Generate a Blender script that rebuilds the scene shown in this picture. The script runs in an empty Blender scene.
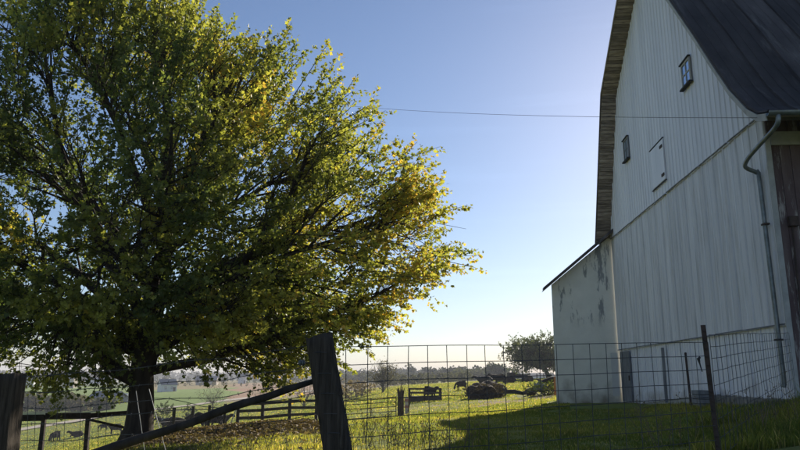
import bpy, bmesh, math, random
import numpy as np
from mathutils import Vector, Matrix, noise
S = bpy.context.scene
COL = S.collection
R = math.radians
rnd = random.Random(7)
NR = np.random.RandomState(11)

# ------------------------------------------------------------ camera, sky, sun
FPX = 700.0; PITCH = math.atan(153.0 / FPX)
cam = bpy.data.cameras.new('camera'); camo = bpy.data.objects.new('camera', cam); COL.objects.link(camo)
cam.sensor_width = 36; cam.lens = 36 * FPX / 800; cam.clip_start = 0.05; cam.clip_end = 12000
camo.rotation_euler = (math.pi / 2 + PITCH, 0, 0)
S.camera = camo
S.render.resolution_x = 1024; S.render.resolution_y = 576
SUN_AZ = R(24); SUN_EL = R(21)
w = bpy.data.worlds.new('World'); S.world = w; w.use_nodes = True
nt = w.node_tree; nt.nodes.clear()
sky = nt.nodes.new('ShaderNodeTexSky'); sky.sky_type = 'NISHITA'; sky.sun_disc = False
sky.sun_elevation = SUN_EL; sky.sun_rotation = SUN_AZ
sky.air_density = 1.0; sky.dust_density = 0.25; sky.ozone_density = 3.5; sky.altitude = 300
bg = nt.nodes.new('ShaderNodeBackground'); bg.inputs[1].default_value = 0.067
wo = nt.nodes.new('ShaderNodeOutputWorld')
tint = nt.nodes.new('ShaderNodeVectorMath'); tint.operation = 'MULTIPLY'; tint.inputs[1].default_value = (1.04, 0.975, 0.985)   # white balance
nt.links.new(sky.outputs[0], tint.inputs[0])
# thin cirrus streaks low in the sky, all the way round
wtc = nt.nodes.new('ShaderNodeTexCoord'); wmp = nt.nodes.new('ShaderNodeMapping'); wmp.inputs['Scale'].default_value = (1.6, 1.6, 26); wmp.inputs['Location'].default_value = (3.1, 0.4, 0.2)
wno = nt.nodes.new('ShaderNodeTexNoise'); wno.inputs['Scale'].default_value = 1.3; wno.inputs['Detail'].default_value = 5
wr1 = nt.nodes.new('ShaderNodeMapRange'); wr1.inputs[1].default_value = 0.60; wr1.inputs[2].default_value = 0.80; wr1.inputs[3].default_value = 1.0; wr1.inputs[4].default_value = 1.06
nt.links.new(wtc.outputs['Generated'], wmp.inputs[0]); nt.links.new(wmp.outputs[0], wno.inputs['Vector']); nt.links.new(wno.outputs[0], wr1.inputs[0])
wsc = nt.nodes.new('ShaderNodeVectorMath'); wsc.operation = 'SCALE'; nt.links.new(tint.outputs[0], wsc.inputs[0]); nt.links.new(wr1.outputs[0], wsc.inputs['Scale'])
nt.links.new(wsc.outputs[0], bg.inputs[0]); nt.links.new(bg.outputs[0], wo.inputs[0])
sl = bpy.data.lights.new('sun', 'SUN'); sl.energy = 5.0; sl.angle = R(0.5); sl.color = (1.0, 0.9, 0.74)
slo = bpy.data.objects.new('sun', sl); COL.objects.link(slo)
sd = Vector((math.sin(SUN_AZ) * math.cos(SUN_EL), math.cos(SUN_AZ) * math.cos(SUN_EL), math.sin(SUN_EL)))
slo.rotation_euler = sd.to_track_quat('Z', 'Y').to_euler(); slo.location = (60, 140, 60)
S.view_settings.view_transform = 'Standard'; S.view_settings.look = 'None'
S.view_settings.exposure = 0.85; S.view_settings.gamma = 1

# ------------------------------------------------------------ helpers
def tag(o, label=None, cat=None, group=None, kind=None):
    if label: o['label'] = label
    if cat: o['category'] = cat
    if group: o['group'] = group
    if kind: o['kind'] = kind
    return o

def empty(name, loc, rz=0.0, label=None, cat=None, group=None):
    o = bpy.data.objects.new(name, None); COL.objects.link(o)
    o.location = loc; o.rotation_euler = (0, 0, rz); o.empty_display_size = 0.3
    return tag(o, label, cat, group)

def link(name, me, parent=None, loc=None, rz=None):
    o = bpy.data.objects.new(name, me); COL.objects.link(o)
    if parent: o.parent = parent
    if loc is not None: o.location = loc
    if rz is not None: o.rotation_euler = (0, 0, rz)
    return o

class MB:
    def __init__(s): s.v = []; s.f = []
    def add(s, vs, fs):
        b = len(s.v); s.v += [tuple(v) for v in vs]; s.f += [tuple(b + i for i in f) for f in fs]
    def box(s, x0, x1, y0, y1, z0, z1, m=None, jit=0.0):
        vs = [Vector((x, y, z)) for z in (z0, z1) for x, y in ((x0, y0), (x1, y0), (x1, y1), (x0, y1))]
        if jit: vs = [v + Vector([rnd.uniform(-jit, jit) for _ in range(3)]) for v in vs]
        if m is not None: vs = [m @ v for v in vs]
        s.add(vs, [(3, 2, 1, 0), (4, 5, 6, 7), (0, 1, 5, 4), (1, 2, 6, 5), (2, 3, 7, 6), (3, 0, 4, 7)])
    def beam(s, a, b, w, h, jit=0.0):
        a = Vector(a); b = Vector(b); d = b - a; L = d.length; d.normalize()
        up = Vector((0, 0, 1)) if abs(d.z) < 0.95 else Vector((0, 1, 0))
        sx = d.cross(up).normalized(); uz = sx.cross(d)
        m = Matrix((( d.x, sx.x, uz.x, a.x), (d.y, sx.y, uz.y, a.y), (d.z, sx.z, uz.z, a.z), (0, 0, 0, 1)))
        s.box(0, L, -w / 2, w / 2, -h / 2, h / 2, m, jit)
    def tube(s, pts, rad, n=6, cap=True, rough=0.0):
        pts = [Vector(p) for p in pts]; k = len(pts)
        if not hasattr(rad, '__len__'): rad = [rad] * k
        b = len(s.v); prev = None
        for i, p in enumerate(pts):
            d = (pts[min(i + 1, k - 1)] - pts[max(i - 1, 0)])
            if d.length < 1e-9: d = Vector((0, 0, 1))
            d.normalize()
            if prev is None:
                u = Vector((0, 0, 1)) if abs(d.z) < 0.9 else Vector((1, 0, 0))
                u = d.cross(u).normalized()
            else:
                u = (prev - d * prev.dot(d)).normalized()
            prev = u; v = d.cross(u)
            for j in range(n):
                a = 2 * math.pi * j / n; r = rad[i] * (1 + (rnd.uniform(-rough, rough) if rough else 0))
                s.v.append(tuple(p + (u * math.cos(a) + v * math.sin(a)) * r))
        for i in range(k - 1):
            for j in range(n):
                j2 = (j + 1) % n
                s.f.append((b + i * n + j, b + i * n + j2, b + (i + 1) * n + j2, b + (i + 1) * n + j))
        if cap and n > 2:
            s.f.append(tuple(b + j for j in reversed(range(n))))
            s.f.append(tuple(b + (k - 1) * n + j for j in range(n)))
    def mesh(s, name, mat, smooth=False):
        me = bpy.data.meshes.new(name); me.from_pydata(s.v, [], s.f); me.materials.append(mat)
        if smooth: me.polygons.foreach_set('use_smooth', [True] * len(me.polygons))
        me.update(); return me
    def build(s, name, mat, parent=None, smooth=False, loc=None, rz=None):
        return link(name, s.mesh(name, mat, smooth), parent, loc, rz)

def np_mesh(name, verts, faces_n, nper, mat, colors=None, smooth=False):
    """verts (V,3), faces_n flat loop indices with nper verts per face, colors per vertex"""
    me = bpy.data.meshes.new(name); nf = len(faces_n) // nper
    me.vertices.add(len(verts)); me.vertices.foreach_set('co', np.asarray(verts, np.float32).ravel())
    me.loops.add(len(faces_n)); me.loops.foreach_set('vertex_index', np.asarray(faces_n, np.int32))
    me.polygons.add(nf); me.polygons.foreach_set('loop_start', np.arange(0, nf * nper, nper, dtype=np.int32))
    me.polygons.foreach_set('loop_total', np.full(nf, nper, np.int32))
    if smooth: me.polygons.foreach_set('use_smooth', np.ones(nf, bool))
    if colors is not None:
        ca = me.color_attributes.new('tint', 'FLOAT_COLOR', 'POINT')
        c4 = np.ones((len(verts), 4), np.float32); c4[:, :3] = colors
        ca.data.foreach_set('color', c4.ravel())
    me.materials.append(mat); me.update(); me.validate(); return me

# ------------------------------------------------------------ materials
MATS = {}
def mat(name, c1, c2=None, scale=3.0, rough=0.85, bump=0.0, bscale=None, stretch=(1, 1, 1), metallic=0.0,
        c3=None, s3=0.7, t3=(0.55, 0.7), st3=(1, 1, 1), attr=False, transl=0.0, tcol=None, spec=0.3, detail=6, island=0.0, dirt=0.0, zlo=None):
    if name in MATS: return MATS[name]
    m = bpy.data.materials.new(name); m.use_nodes = True; MATS[name] = m
    t = m.node_tree; n = t.nodes; L = t.links; b = n['Principled BSDF']
    b.inputs['Roughness'].default_value = rough; b.inputs['Metallic'].default_value = metallic
    b.inputs['Specular IOR Level'].default_value = spec
    tc = n.new('ShaderNodeTexCoord'); mp = n.new('ShaderNodeMapping'); mp.inputs['Scale'].default_value = stretch
    oi = n.new('ShaderNodeObjectInfo')
    L.new(tc.outputs['Object'], mp.inputs[0])
    off = n.new('ShaderNodeVectorMath'); off.operation = 'ADD'
    sc = n.new('ShaderNodeVectorMath'); sc.operation = 'SCALE'; sc.inputs[0].default_value = (37, 19, 53)
    L.new(oi.outputs['Random'], sc.inputs['Scale']); L.new(mp.outputs[0], off.inputs[0]); L.new(sc.outputs[0], off.inputs[1])
    no = n.new('ShaderNodeTexNoise'); no.inputs['Scale'].default_value = scale; no.inputs['Detail'].default_value = detail
    no.inputs['Roughness'].default_value = 0.62
    L.new(off.outputs[0], no.inputs['Vector'])
    def mixc(fac, a, bb, mode='MIX'):
        x = n.new('ShaderNodeMix'); x.data_type = 'RGBA'; x.blend_type = mode
        for s_, val in ((0, fac), (6, a), (7, bb)):
            if hasattr(val, 'is_linked'): L.new(val, x.inputs[s_])
            else: x.inputs[s_].default_value = val if s_ == 0 else (*val, 1)
        return x.outputs[2]
    rmp = n.new('ShaderNodeMapRange'); rmp.inputs[1].default_value = 0.32; rmp.inputs[2].default_value = 0.68
    L.new(no.outputs[0], rmp.inputs[0])
    if attr:
        at = n.new('ShaderNodeAttribute'); at.attribute_name = 'tint'
        col = mixc(1.0, at.outputs['Color'], mixc(rmp.outputs[0], c1, c2 or c1), 'MULTIPLY')
    else:
        col = mixc(rmp.outputs[0], c1, c2 or c1)
    if c3 is not None:
        mp3 = n.new('ShaderNodeMapping'); mp3.inputs['Scale'].default_value = st3; L.new(tc.outputs['Object'], mp3.inputs[0])
        of3 = n.new('ShaderNodeVectorMath'); of3.operation = 'ADD'; L.new(mp3.outputs[0], of3.inputs[0]); L.new(sc.outputs[0], of3.inputs[1])
        n3 = n.new('ShaderNodeTexNoise'); n3.inputs['Scale'].default_value = s3; n3.inputs['Detail'].default_value = 8; n3.inputs['Roughness'].default_value = 0.7
        L.new(of3.outputs[0], n3.inputs['Vector'])
        r3 = n.new('ShaderNodeMapRange'); r3.inputs[1].default_value = t3[0]; r3.inputs[2].default_value = t3[1]
        L.new(n3.outputs[0], r3.inputs[0]); fac3 = r3.outputs[0]
        if zlo is not None:                              # paint has only failed high on the wall, under the eave
            sz_ = n.new('ShaderNodeSeparateXYZ'); L.new(tc.outputs['Object'], sz_.inputs[0]); rz_ = n.new('ShaderNodeMapRange'); rz_.inputs[1].default_value = zlo; rz_.inputs[2].default_value = zlo + 0.7
            L.new(sz_.outputs[2], rz_.inputs[0]); mm = n.new('ShaderNodeMath'); mm.operation = 'MULTIPLY'; L.new(fac3, mm.inputs[0]); L.new(rz_.outputs[0], mm.inputs[1]); fac3 = mm.outputs[0]
        col = mixc(fac3, col, c3)
    if dirt:                                             # soil splashed up from the ground, ragged by noise
        sx = n.new('ShaderNodeSeparateXYZ'); L.new(tc.outputs['Object'], sx.inputs[0])
        nd = n.new('ShaderNodeTexNoise'); nd.inputs['Scale'].default_value = 1.6; nd.inputs['Detail'].default_value = 8; L.new(tc.outputs['Object'], nd.inputs['Vector'])
        a1 = n.new('ShaderNodeMath'); a1.operation = 'MULTIPLY_ADD'; a1.inputs[1].default_value = 2.6; a1.inputs[2].default_value = -1.05; L.new(nd.outputs[0], a1.inputs[0])
        a2 = n.new('ShaderNodeMath'); a2.operation = 'SUBTRACT'; L.new(a1.outputs[0], a2.inputs[0]); L.new(sx.outputs[2], a2.inputs[1])
        rd_ = n.new('ShaderNodeMapRange'); rd_.inputs[1].default_value = -0.55; rd_.inputs[2].default_value = 0.5; rd_.inputs[4].default_value = dirt; L.new(a2.outputs[0], rd_.inputs[0])
        col = mixc(rd_.outputs[0], col, (0.20, 0.155, 0.10))
    if island:
        mr = n.new('ShaderNodeMapRange'); mr.inputs[3].default_value = 1 - island; mr.inputs[4].default_value = 1 + island
        L.new(oi.outputs['Random'], mr.inputs[0])
        vm = n.new('ShaderNodeVectorMath'); vm.operation = 'SCALE'; L.new(col, vm.inputs[0]); L.new(mr.outputs[0], vm.inputs['Scale']); col = vm.outputs[0]
    L.new(col, b.inputs['Base Color'])
    if bump:
        bp = n.new('ShaderNodeBump'); bp.inputs['Strength'].default_value = 0.8; bp.inputs['Distance'].default_value = bump
        nb = no
        if bscale:
            nb = n.new('ShaderNodeTexNoise'); nb.inputs['Scale'].default_value = bscale; nb.inputs['Detail'].default_value = 6
            L.new(off.outputs[0], nb.inputs['Vector'])
        L.new(nb.outputs[0], bp.inputs['Height']); L.new(bp.outputs[0], b.inputs['Normal'])
    if transl:
        tr = n.new('ShaderNodeBsdfTranslucent'); ms = n.new('ShaderNodeMixShader'); ms.inputs[0].default_value = transl
        L.new(mixc(1.0, col, tcol or (1.3, 1.35, 0.55), 'MULTIPLY'), tr.inputs[0])
        L.new(b.outputs[0], ms.inputs[1]); L.new(tr.outputs[0], ms.inputs[2])
        L.new(ms.outputs[0], n['Material Output'].inputs['Surface'])
    return m

M_ground = mat('meadow_ground', (0.75, 0.75, 0.7), (1.25, 1.2, 1.1), scale=0.9, attr=True, bump=0.08, bscale=4.0, rough=1, spec=0.1, detail=10)
M_grass = mat('grass_blades', (0.85, 0.85, 0.85), (1.15, 1.15, 1.1), scale=0.5, attr=True, transl=0.62, tcol=(1.95, 1.8, 0.75), rough=0.7)
M_leaf = mat('maple_leaves', (0.85, 0.85, 0.85), (1.15, 1.15, 1.15), scale=0.8, attr=True, transl=0.52, tcol=(1.45, 1.45, 0.65), rough=0.55)
M_fleaf = mat('far_foliage', (0.85, 0.85, 0.85), (1.15, 1.15, 1.15), scale=0.2, attr=True, transl=0.3, rough=0.8)
M_litter = mat('fallen_leaves', (0.8, 0.8, 0.8), (1.2, 1.2, 1.2), scale=2, attr=True, transl=0.2, rough=0.8)
M_bark = mat('maple_bark', (0.024, 0.019, 0.015), (0.062, 0.05, 0.04), scale=9, stretch=(1, 1, 0.15), bump=0.03, rough=1)
M_twig = mat('grey_twigs', (0.10, 0.085, 0.07), (0.17, 0.15, 0.12), scale=3, rough=1)
M_wood = mat('weathered_post_wood', (0.03, 0.023, 0.018), (0.10, 0.08, 0.062), scale=7, stretch=(6, 6, 0.35), bump=0.05, rough=0.95,
             c3=(0.20, 0.17, 0.14), s3=5, t3=(0.62, 0.78), st3=(5, 5, 0.4))
M_rail = mat('dark_rail_wood', (0.022, 0.018, 0.015), (0.06, 0.05, 0.04), scale=5, stretch=(0.6, 3, 3), bump=0.008, rough=0.95, island=0.2)
M_upper = mat('upper_siding_paint', (0.69, 0.69, 0.745), (0.79, 0.785, 0.83), scale=1.2, stretch=(1, 1.6, 0.25), rough=0.5, island=0.04, spec=0.4, dirt=0.8,
              c3=(0.56, 0.575, 0.60), s3=1.1, t3=(0.56, 0.8), st3=(1, 3, 0.3))
M_lower = mat('lower_siding_paint', (0.66, 0.66, 0.70), (0.80, 0.79, 0.815), scale=1.0, stretch=(1, 2, 0.25), rough=0.5, island=0.05, spec=0.4,
              c3=(0.42, 0.41, 0.40), s3=1.4, t3=(0.48, 0.78), st3=(1, 4, 0.22))
M_wing = mat('chalky_wall_paint', (0.78, 0.76, 0.70), (0.88, 0.86, 0.80), scale=1.6, rough=0.9, bump=0.006, bscale=14,
             c3=(0.33, 0.335, 0.34), s3=1.3, t3=(0.545, 0.575), st3=(1.9, 1, 0.4), dirt=0.9, zlo=3.2)
M_roof = mat('dark_roof_metal', (0.045, 0.038, 0.037), (0.10, 0.086, 0.084), scale=0.9, stretch=(1.5, 0.5, 0.5), rough=0.75, island=0.25, spec=0.2, bump=0.01, bscale=3,
             c3=(0.24, 0.215, 0.20), s3=0.9, t3=(0.54, 0.78), st3=(2.5, 0.35, 0.35))
M_soffit = mat('weathered_sheathing', (0.12, 0.092, 0.07), (0.40, 0.33, 0.27), scale=5, stretch=(0.5, 4, 4), rough=0.95, island=0.35, bump=0.01)
M_maroon = mat('peeling_maroon_boards', (0.085, 0.055, 0.056), (0.15, 0.11, 0.105), scale=2, stretch=(2, 2, 0.4), rough=0.9, island=0.2, bump=0.008,
               c3=(0.33, 0.30, 0.28), s3=2.2, t3=(0.54, 0.62), st3=(2.5, 2.5, 0.4))
M_trim = mat('grey_white_trim', (0.33, 0.325, 0.31), (0.48, 0.47, 0.45), scale=3, rough=0.8, c3=(0.2, 0.18, 0.16), s3=3, t3=(0.6, 0.75))
M_galv = mat('galvanised_steel', (0.13, 0.145, 0.15), (0.26, 0.28, 0.285), scale=4, rough=0.45, metallic=0.5, c3=(0.16, 0.15, 0.10), s3=3, t3=(0.55, 0.7))
M_wire = mat('dull_fence_wire', (0.05, 0.055, 0.06), (0.12, 0.12, 0.12), scale=8, rough=0.6, metallic=0.4)
M_rust = mat('rusty_steel', (0.04, 0.03, 0.026), (0.09, 0.06, 0.048), scale=8, rough=0.8)
M_stone = mat('grey_foundation', (0.16, 0.15, 0.135), (0.30, 0.28, 0.25), scale=4, rough=0.95, bump=0.04, c3=(0.07, 0.08, 0.05), s3=2)
M_glass = mat('window_glass', (0.30, 0.42, 0.62), (0.38, 0.48, 0.66), rough=0.04, scale=1, spec=1.0, metallic=0.55)  # blue base colour stands in for the sky reflected in the panes
M_dark = mat('dark_painted_frame', (0.03, 0.03, 0.032), (0.06, 0.058, 0.055), scale=6, rough=0.8)
M_greydoor = mat('grey_weathered_door', (0.15, 0.155, 0.17), (0.28, 0.28, 0.29), scale=3, stretch=(2, 2, 0.4), rough=0.9)
M_cow = mat('black_hide', (0.006, 0.005, 0.005), (0.014, 0.012, 0.010), scale=3, rough=0.9, spec=0.1)
M_cow2 = mat('black_and_white_hide', (0.012, 0.01, 0.009), (0.02, 0.018, 0.015), scale=2, rough=0.7, c3=(0.6, 0.57, 0.5), s3=1.3, t3=(0.58, 0.60))
M_hide3 = mat('cream_hide', (0.45, 0.38, 0.25), (0.6, 0.52, 0.36), scale=3, rough=0.8)
M_bale = mat('old_hay', (0.025, 0.02, 0.016), (0.075, 0.055, 0.04), scale=6, rough=1, bump=0.08, bscale=14)
M_white = mat('far_white_paint', (0.6, 0.6, 0.6), (0.72, 0.72, 0.7), scale=1, rough=0.8)
M_farroof = mat('far_grey_roof', (0.10, 0.12, 0.15), (0.16, 0.18, 0.21), scale=0.5, rough=0.6)
M_tan = mat('far_tan_wall', (0.30, 0.26, 0.22), (0.38, 0.34, 0.28), scale=1, rough=0.9)
M_track = mat('gravel_track', (0.36, 0.31, 0.25), (0.48, 0.42, 0.35), scale=2, rough=1, bump=0.02)
M_orange = mat('orange_brown_post', (0.30, 0.13, 0.04), (0.42, 0.20, 0.07), scale=6, rough=0.85)
M_white_rod = mat('white_fibreglass', (0.3, 0.3, 0.29), (0.42, 0.42, 0.40), scale=6, rough=0.5)
M_blue = mat('blue_grey_plastic', (0.08, 0.11, 0.17), (0.12, 0.16, 0.22), scale=4, rough=0.5)
M_red = mat('faded_red_paint', (0.24, 0.10, 0.08), (0.40, 0.22, 0.19), scale=4, rough=0.7)

# ------------------------------------------------------------ terrain
COLS = [  # pixel column of the azimuth -> (distance, height below the eye)
 (-250, [(2,-1.02),(6,-1.05),(12,-1.5),(17,-2.1),(35,-3.8),(70,-6.5),(110,-9.8),(200,-10.6),(300,-9.5),(600,-5.5),(1200,-3.5),(4000,-4)]),
 (20,  [(2,-1.02),(6,-1.08),(13,-1.65),(18,-2.25),(38,-4.1),(70,-6.7),(110,-9.7),(150,-10.2),(205,-9.4),(300,-7.8),(600,-4.3),(1200,-2.5),(4000,-4)]),
 (140, [(2,-1.02),(6,-1.08),(12,-1.2),(16,-1.38),(20,-1.75),(38,-2.95),(60,-4.4),(80,-5.6),(110,-7.4),(160,-7.9),(220,-6.9),(300,-5.6),(450,-4.6),(900,-3.2),(4000,-4)]),
 (225, [(2,-1.02),(6,-1.08),(14,-1.2),(18,-1.35),(24,-1.85),(40,-2.75),(60,-4.0),(90,-5.6),(140,-6.2),(200,-5.6),(300,-4.6),(500,-3.6),(900,-2.8),(4000,-4)]),
 (300, [(2,-1.02),(6,-1.08),(15,-1.15),(20,-1.33),(26,-1.8),(40,-2.6),(60,-3.3),(90,-4.3),(130,-4.7),(200,-4.6),(300,-4.2),(600,-3),(1200,-1.5),(4000,-4)]),
 (400, [(2,-1.02),(6,-1.08),(20,-1.17),(30,-1.6),(43,-2.3),(60,-2.05),(80,-1.9),(110,-1.75),(160,-1.8),(300,-2.4),(600,-1.4),(1200,0.5),(4000,-4)]),
 (500, [(2,-1.02),(6,-1.06),(20,-1.1),(30,-1.34),(45,-1.5),(60,-1.6),(90,-1.1),(130,-0.4),(200,-0.5),(600,-1.5),(1200,-1),(4000,-4)]),
 (557, [(2,-1.02),(6,-1.05),(20,-1.05),(31,-1.08),(45,-1.1),(60,-0.95),(90,-0.45),(130,-0.05),(200,-0.4),(1200,-2),(4000,-4)]),
 (640, [(2,-1.02),(6,-1.04),(20,-1.02),(27,-0.98),(60,-0.9),(200,-0.6),(1200,-2),(4000,-4)]),
 (725, [(2,-1.02),(6,-1.0),(12,-0.9),(19,-0.74),(25,-0.6),(60,-0.6),(200,-0.6),(4000,-4)]),
 (805, [(2,-1.02),(6,-0.96),(12,-0.72),(16,-0.47),(40,-0.4),(200,-0.5),(4000,-4)]),
 (1000,[(2,-1.02),(6,-0.95),(16,-0.45),(40,-0.4),(200,-0.5),(4000,-4)])]
CA = np.array([math.atan((c[0] - 400) / 722.0) for c in COLS])
DG = np.geomspace(1.0, 4000, 400); LG = np.log(DG)
PR = []
for c in COLS:
    h = np.interp(LG, np.log([p[0] for p in c[1]]), [p[1] for p in c[1]])
    k = np.array([1, 4, 6, 4, 1.0]) / 16
    h = np.convolve(np.pad(h, 2, mode='edge'), k, 'valid'); PR.append(h)
PR = np.array(PR)
def zbase(x, y):
    d = math.hypot(x, y * 1.0); a = math.atan2(x, y)
    li = (math.log(max(d, 1.01)) - LG[0]) / (LG[1] - LG[0]); i = min(int(li), 398); f = min(li - i, 1)
    if a <= CA[0]: j, g = 0, 0.0
    elif a >= CA[-1]: j, g = len(CA) - 2, 1.0
    else:
        j = int(np.searchsorted(CA, a)) - 1; g = (a - CA[j]) / (CA[j + 1] - CA[j])
    P = PR
    z = (P[j, i] * (1 - f) + P[j, i + 1] * f) * (1 - g) + (P[j + 1, i] * (1 - f) + P[j + 1, i + 1] * f) * g
    if abs(a) > 1.2:                                   # behind the camera the yard stays level
        tt = min((abs(a) - 1.2) / 0.8, 1); z = z * (1 - tt) + (-1.02) * tt
    return z
def gz(x, y):
    d = math.hypot(x, y); z = zbase(x, y)
    amp = 0.05 if d < 60 else 0.05 + (d - 60) * 0.0006
    z += amp * min(1, d / 8) * noise.noise(Vector((x * 0.45, y * 0.45, 1.3))) + (0.03 * noise.noise(Vector((x * 1.7, y * 1.7, 4.1))) if d < 60 else 0)
    if d > 60: z += min(0.5, (d - 60) * 0.003) * noise.noise(Vector((x * 0.02, y * 0.02, 7)))
    # low bank of leaf litter and soil under the far side of the maple
    px = 400 + 722 * x / max(y, 0.5)
    if 120 < px < 345 and 12 < y < 24:
        z += 0.22 * math.exp(-((y - 17.5) / 1.3) ** 2) * min(1, (px - 120) / 30) * min(1, (345 - px) / 40)
    return z
def at(px, Y): return Vector((Y * (px - 400) / 722.0, Y, 0))
def on(px, Y):
    p = at(px, Y); p.z = gz(p.x, p.y); return p

# field colours by place
def fieldcol(x, y):
    d = math.hypot(x, y); px = 400 + 722 * x / max(y, 1) if y > 1 else (-500 if x < 0 else 1200)
    n1 = noise.noise(Vector((x * 0.25, y * 0.25, 0))); n2 = noise.noise(Vector((x * 0.03, y * 0.03, 5))); n3 = noise.noise(Vector((x * 0.9, y * 0.9, 9)))
    g = Vector((0.15, 0.19, 0.04)); dry = Vector((0.28, 0.26, 0.09)); soil = Vector((0.10, 0.068, 0.042))
    c = g.lerp(dry, min(1, max(0, 0.25 + 0.9 * n1 + 0.5 * n2)))
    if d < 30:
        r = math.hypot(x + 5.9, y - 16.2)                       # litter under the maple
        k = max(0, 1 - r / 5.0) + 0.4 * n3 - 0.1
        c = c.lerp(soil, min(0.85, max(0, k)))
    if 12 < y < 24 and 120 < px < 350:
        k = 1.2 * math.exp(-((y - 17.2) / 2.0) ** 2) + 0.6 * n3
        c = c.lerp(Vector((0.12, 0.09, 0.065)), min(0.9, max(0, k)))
    if 40 < y < 62 and 470 < px < 570:                          # bare red dirt by the barn
        k = 0.9 * math.exp(-((y - 45) / 7) ** 2) + 0.8 * n3 + 0.2 * n1
        c = c.lerp(Vector((0.22, 0.13, 0.095)), min(0.85, max(0, k)))
    if 50 < y < 90 and 400 < px < 480:
        c = c.lerp(Vector((0.23, 0.19, 0.11)), min(0.8, max(0, 0.3 + n3 + n1)))
    if d > 45 and px < 340:
        c = Vector((0.13, 0.20, 0.045)).lerp(Vector((0.20, 0.22, 0.07)), 0.5 + n2)
    if d > 175 and px < 345:
        br = Vector((0.32, 0.19, 0.13)); gr = Vector((0.17, 0.25, 0.06))
        e = 232 + 20 * n2
        if px < 150: c = gr if d < 480 else Vector((0.10, 0.13, 0.06))
        elif px < e: c = gr if d < 330 else br.lerp(gr, 0.4)
        else: c = br.lerp(Vector((0.30, 0.22, 0.15)), 0.5 + n2) if d < 520 else Vector((0.16, 0.16, 0.09))
        if 225 < px and d < 200: c = Vector((0.24, 0.20, 0.12))
    if d > 150 and 340 <= px < 420: c = Vector((0.24, 0.19, 0.13)).lerp(Vector((0.15, 0.14, 0.08)), 0.5 + n2)
    if d > 120 and 400 <= px < 700: c = Vector((0.20, 0.22, 0.06)).lerp(Vector((0.28, 0.26, 0.10)), 0.5 + n2)
    if d > 900: c = Vector((0.10, 0.12, 0.07))
    return c
def build_ground():
    az = list(np.arange(-42, 46.01, 0.3)); az = az + list(np.arange(49, 318, 3.2)); na = len(az)
    rd = [0.0] + list(np.concatenate([np.linspace(1.2, 9, 12)[:-1], np.geomspace(9, 4000, 250)]))
    V = [(0, 0, gz(0.01, 0.01))]; C = [tuple(fieldcol(0.01, 0.01))]
    for r in rd[1:]:
        for a in az:
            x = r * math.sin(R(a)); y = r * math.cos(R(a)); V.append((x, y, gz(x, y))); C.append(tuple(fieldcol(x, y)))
    F = []
    for i in range(len(rd) - 2):
        b0 = 1 + i * na; b1 = b0 + na
        for j in range(na):
            k = (j + 1) % na; F += [b0 + j, b1 + j, b1 + k, b0 + k]
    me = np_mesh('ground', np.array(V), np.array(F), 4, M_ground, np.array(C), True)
    me.validate()
    tag(link('ground', me), kind='structure')
build_ground()
cap = MB(); cap.add([(1.3 * math.sin(a), 1.3 * math.cos(a), -1.035) for a in np.linspace(0, 2 * math.pi, 24, endpoint=False)], [tuple(reversed(range(24)))])
tag(cap.build('ground_patch', mat('near_ground', (0.08, 0.09, 0.03), (0.14, 0.12, 0.05), scale=3, rough=1)), kind='structure')

def drape(name, pts, width, mt, lift):
    mb = MB(); P = []
    for a, b in zip(pts[:-1], pts[1:]):
        n = max(2, int((b - a).length / 3))
        for i in range(n): P.append(a.lerp(b, i / n))
    P.append(pts[-1])
    for i, p in enumerate(P):
        d = (P[min(i + 1, len(P) - 1)] - P[max(0, i - 1)]); d.z = 0; d.normalize(); s = Vector((d.y, -d.x, 0))
        wv = width * (1 + 0.15 * noise.noise(p * 0.1))
        for k in (-1, -0.5, 0, 0.5, 1):
            q = p + s * wv / 2 * k; mb.v.append((q.x, q.y, gz(q.x, q.y) + lift))
    for i in range(len(P) - 1):
        for k in range(4):
            b0 = i * 5 + k; mb.f.append((b0, b0 + 5, b0 + 6, b0 + 1))
    o = mb.build(name, mt, smooth=True); return tag(o, kind='structure')
drape('farm_track', [at(-60, 125), at(24, 143), at(80, 156), at(128, 168), at(190, 176), at(240, 192), at(300, 225), at(345, 280)], 5.5, M_track, 0.12)

# ------------------------------------------------------------ barn (local frame: x into the building, y along the gable wall, z up)
A = R(3.43); DW = 7.5; T0 = 15.8; H0 = -1.1
def wallpt(x, t): # world xy for barn local
    n = DW + x
    return Vector((n * math.cos(A) + t * math.sin(A), -n * math.sin(A) + t * math.cos(A), 0))
base = wallpt(0, T0)
barn = empty('barn', (base.x, base.y, H0), -A, 'tall white metal-sided barn with a dark curved gambrel roof and a small lean-to wing', 'barn')
def L(x, t, h): return (x, t - T0, h - H0)
NEAR = [(14.25, 5.42), (14.65, 5.55), (15.1, 5.86), (15.9, 6.66), (16.8, 7.8), (17.7, 8.98), (19.25, 10.92), (22.9, 15.4)]
FAR = [(22.9, 15.4), (28.25, 11.78), (31.0, 5.85)]
def roof_h(t, drop=0.14):
    P = NEAR + FAR[1:]; return float(np.interp(t, [p[0] for p in P], [p[1] for p in P])) - drop
XE = 24.0
TN = 15.8; TF = 30.75; JH = 6.0; SK = 1.17
# structural core walls (closed box below roof), set 6 cm behind the sheets
core = MB()
ts = [TN + 0.1, 16.3, 16.8, 17.7, 19.25, 22.9, 28.2, TF - 0.1]
prof = [L(0.07, TN + 0.1, -1.6)] + [L(0.07, t, roof_h(t, 0.2)) for t in ts] + [L(0.07, TF - 0.1, -1.6)]
back = [(XE - 0.3, p[1], p[2]) for p in prof]
n = len(prof); core.add(prof + back, [tuple(reversed(range(n))), tuple(range(n, 2 * n))] + [(i, (i + 1) % n, n + (i + 1) % n, n + i) for i in range(n)])
core.build('wall', M_trim, barn)

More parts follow.
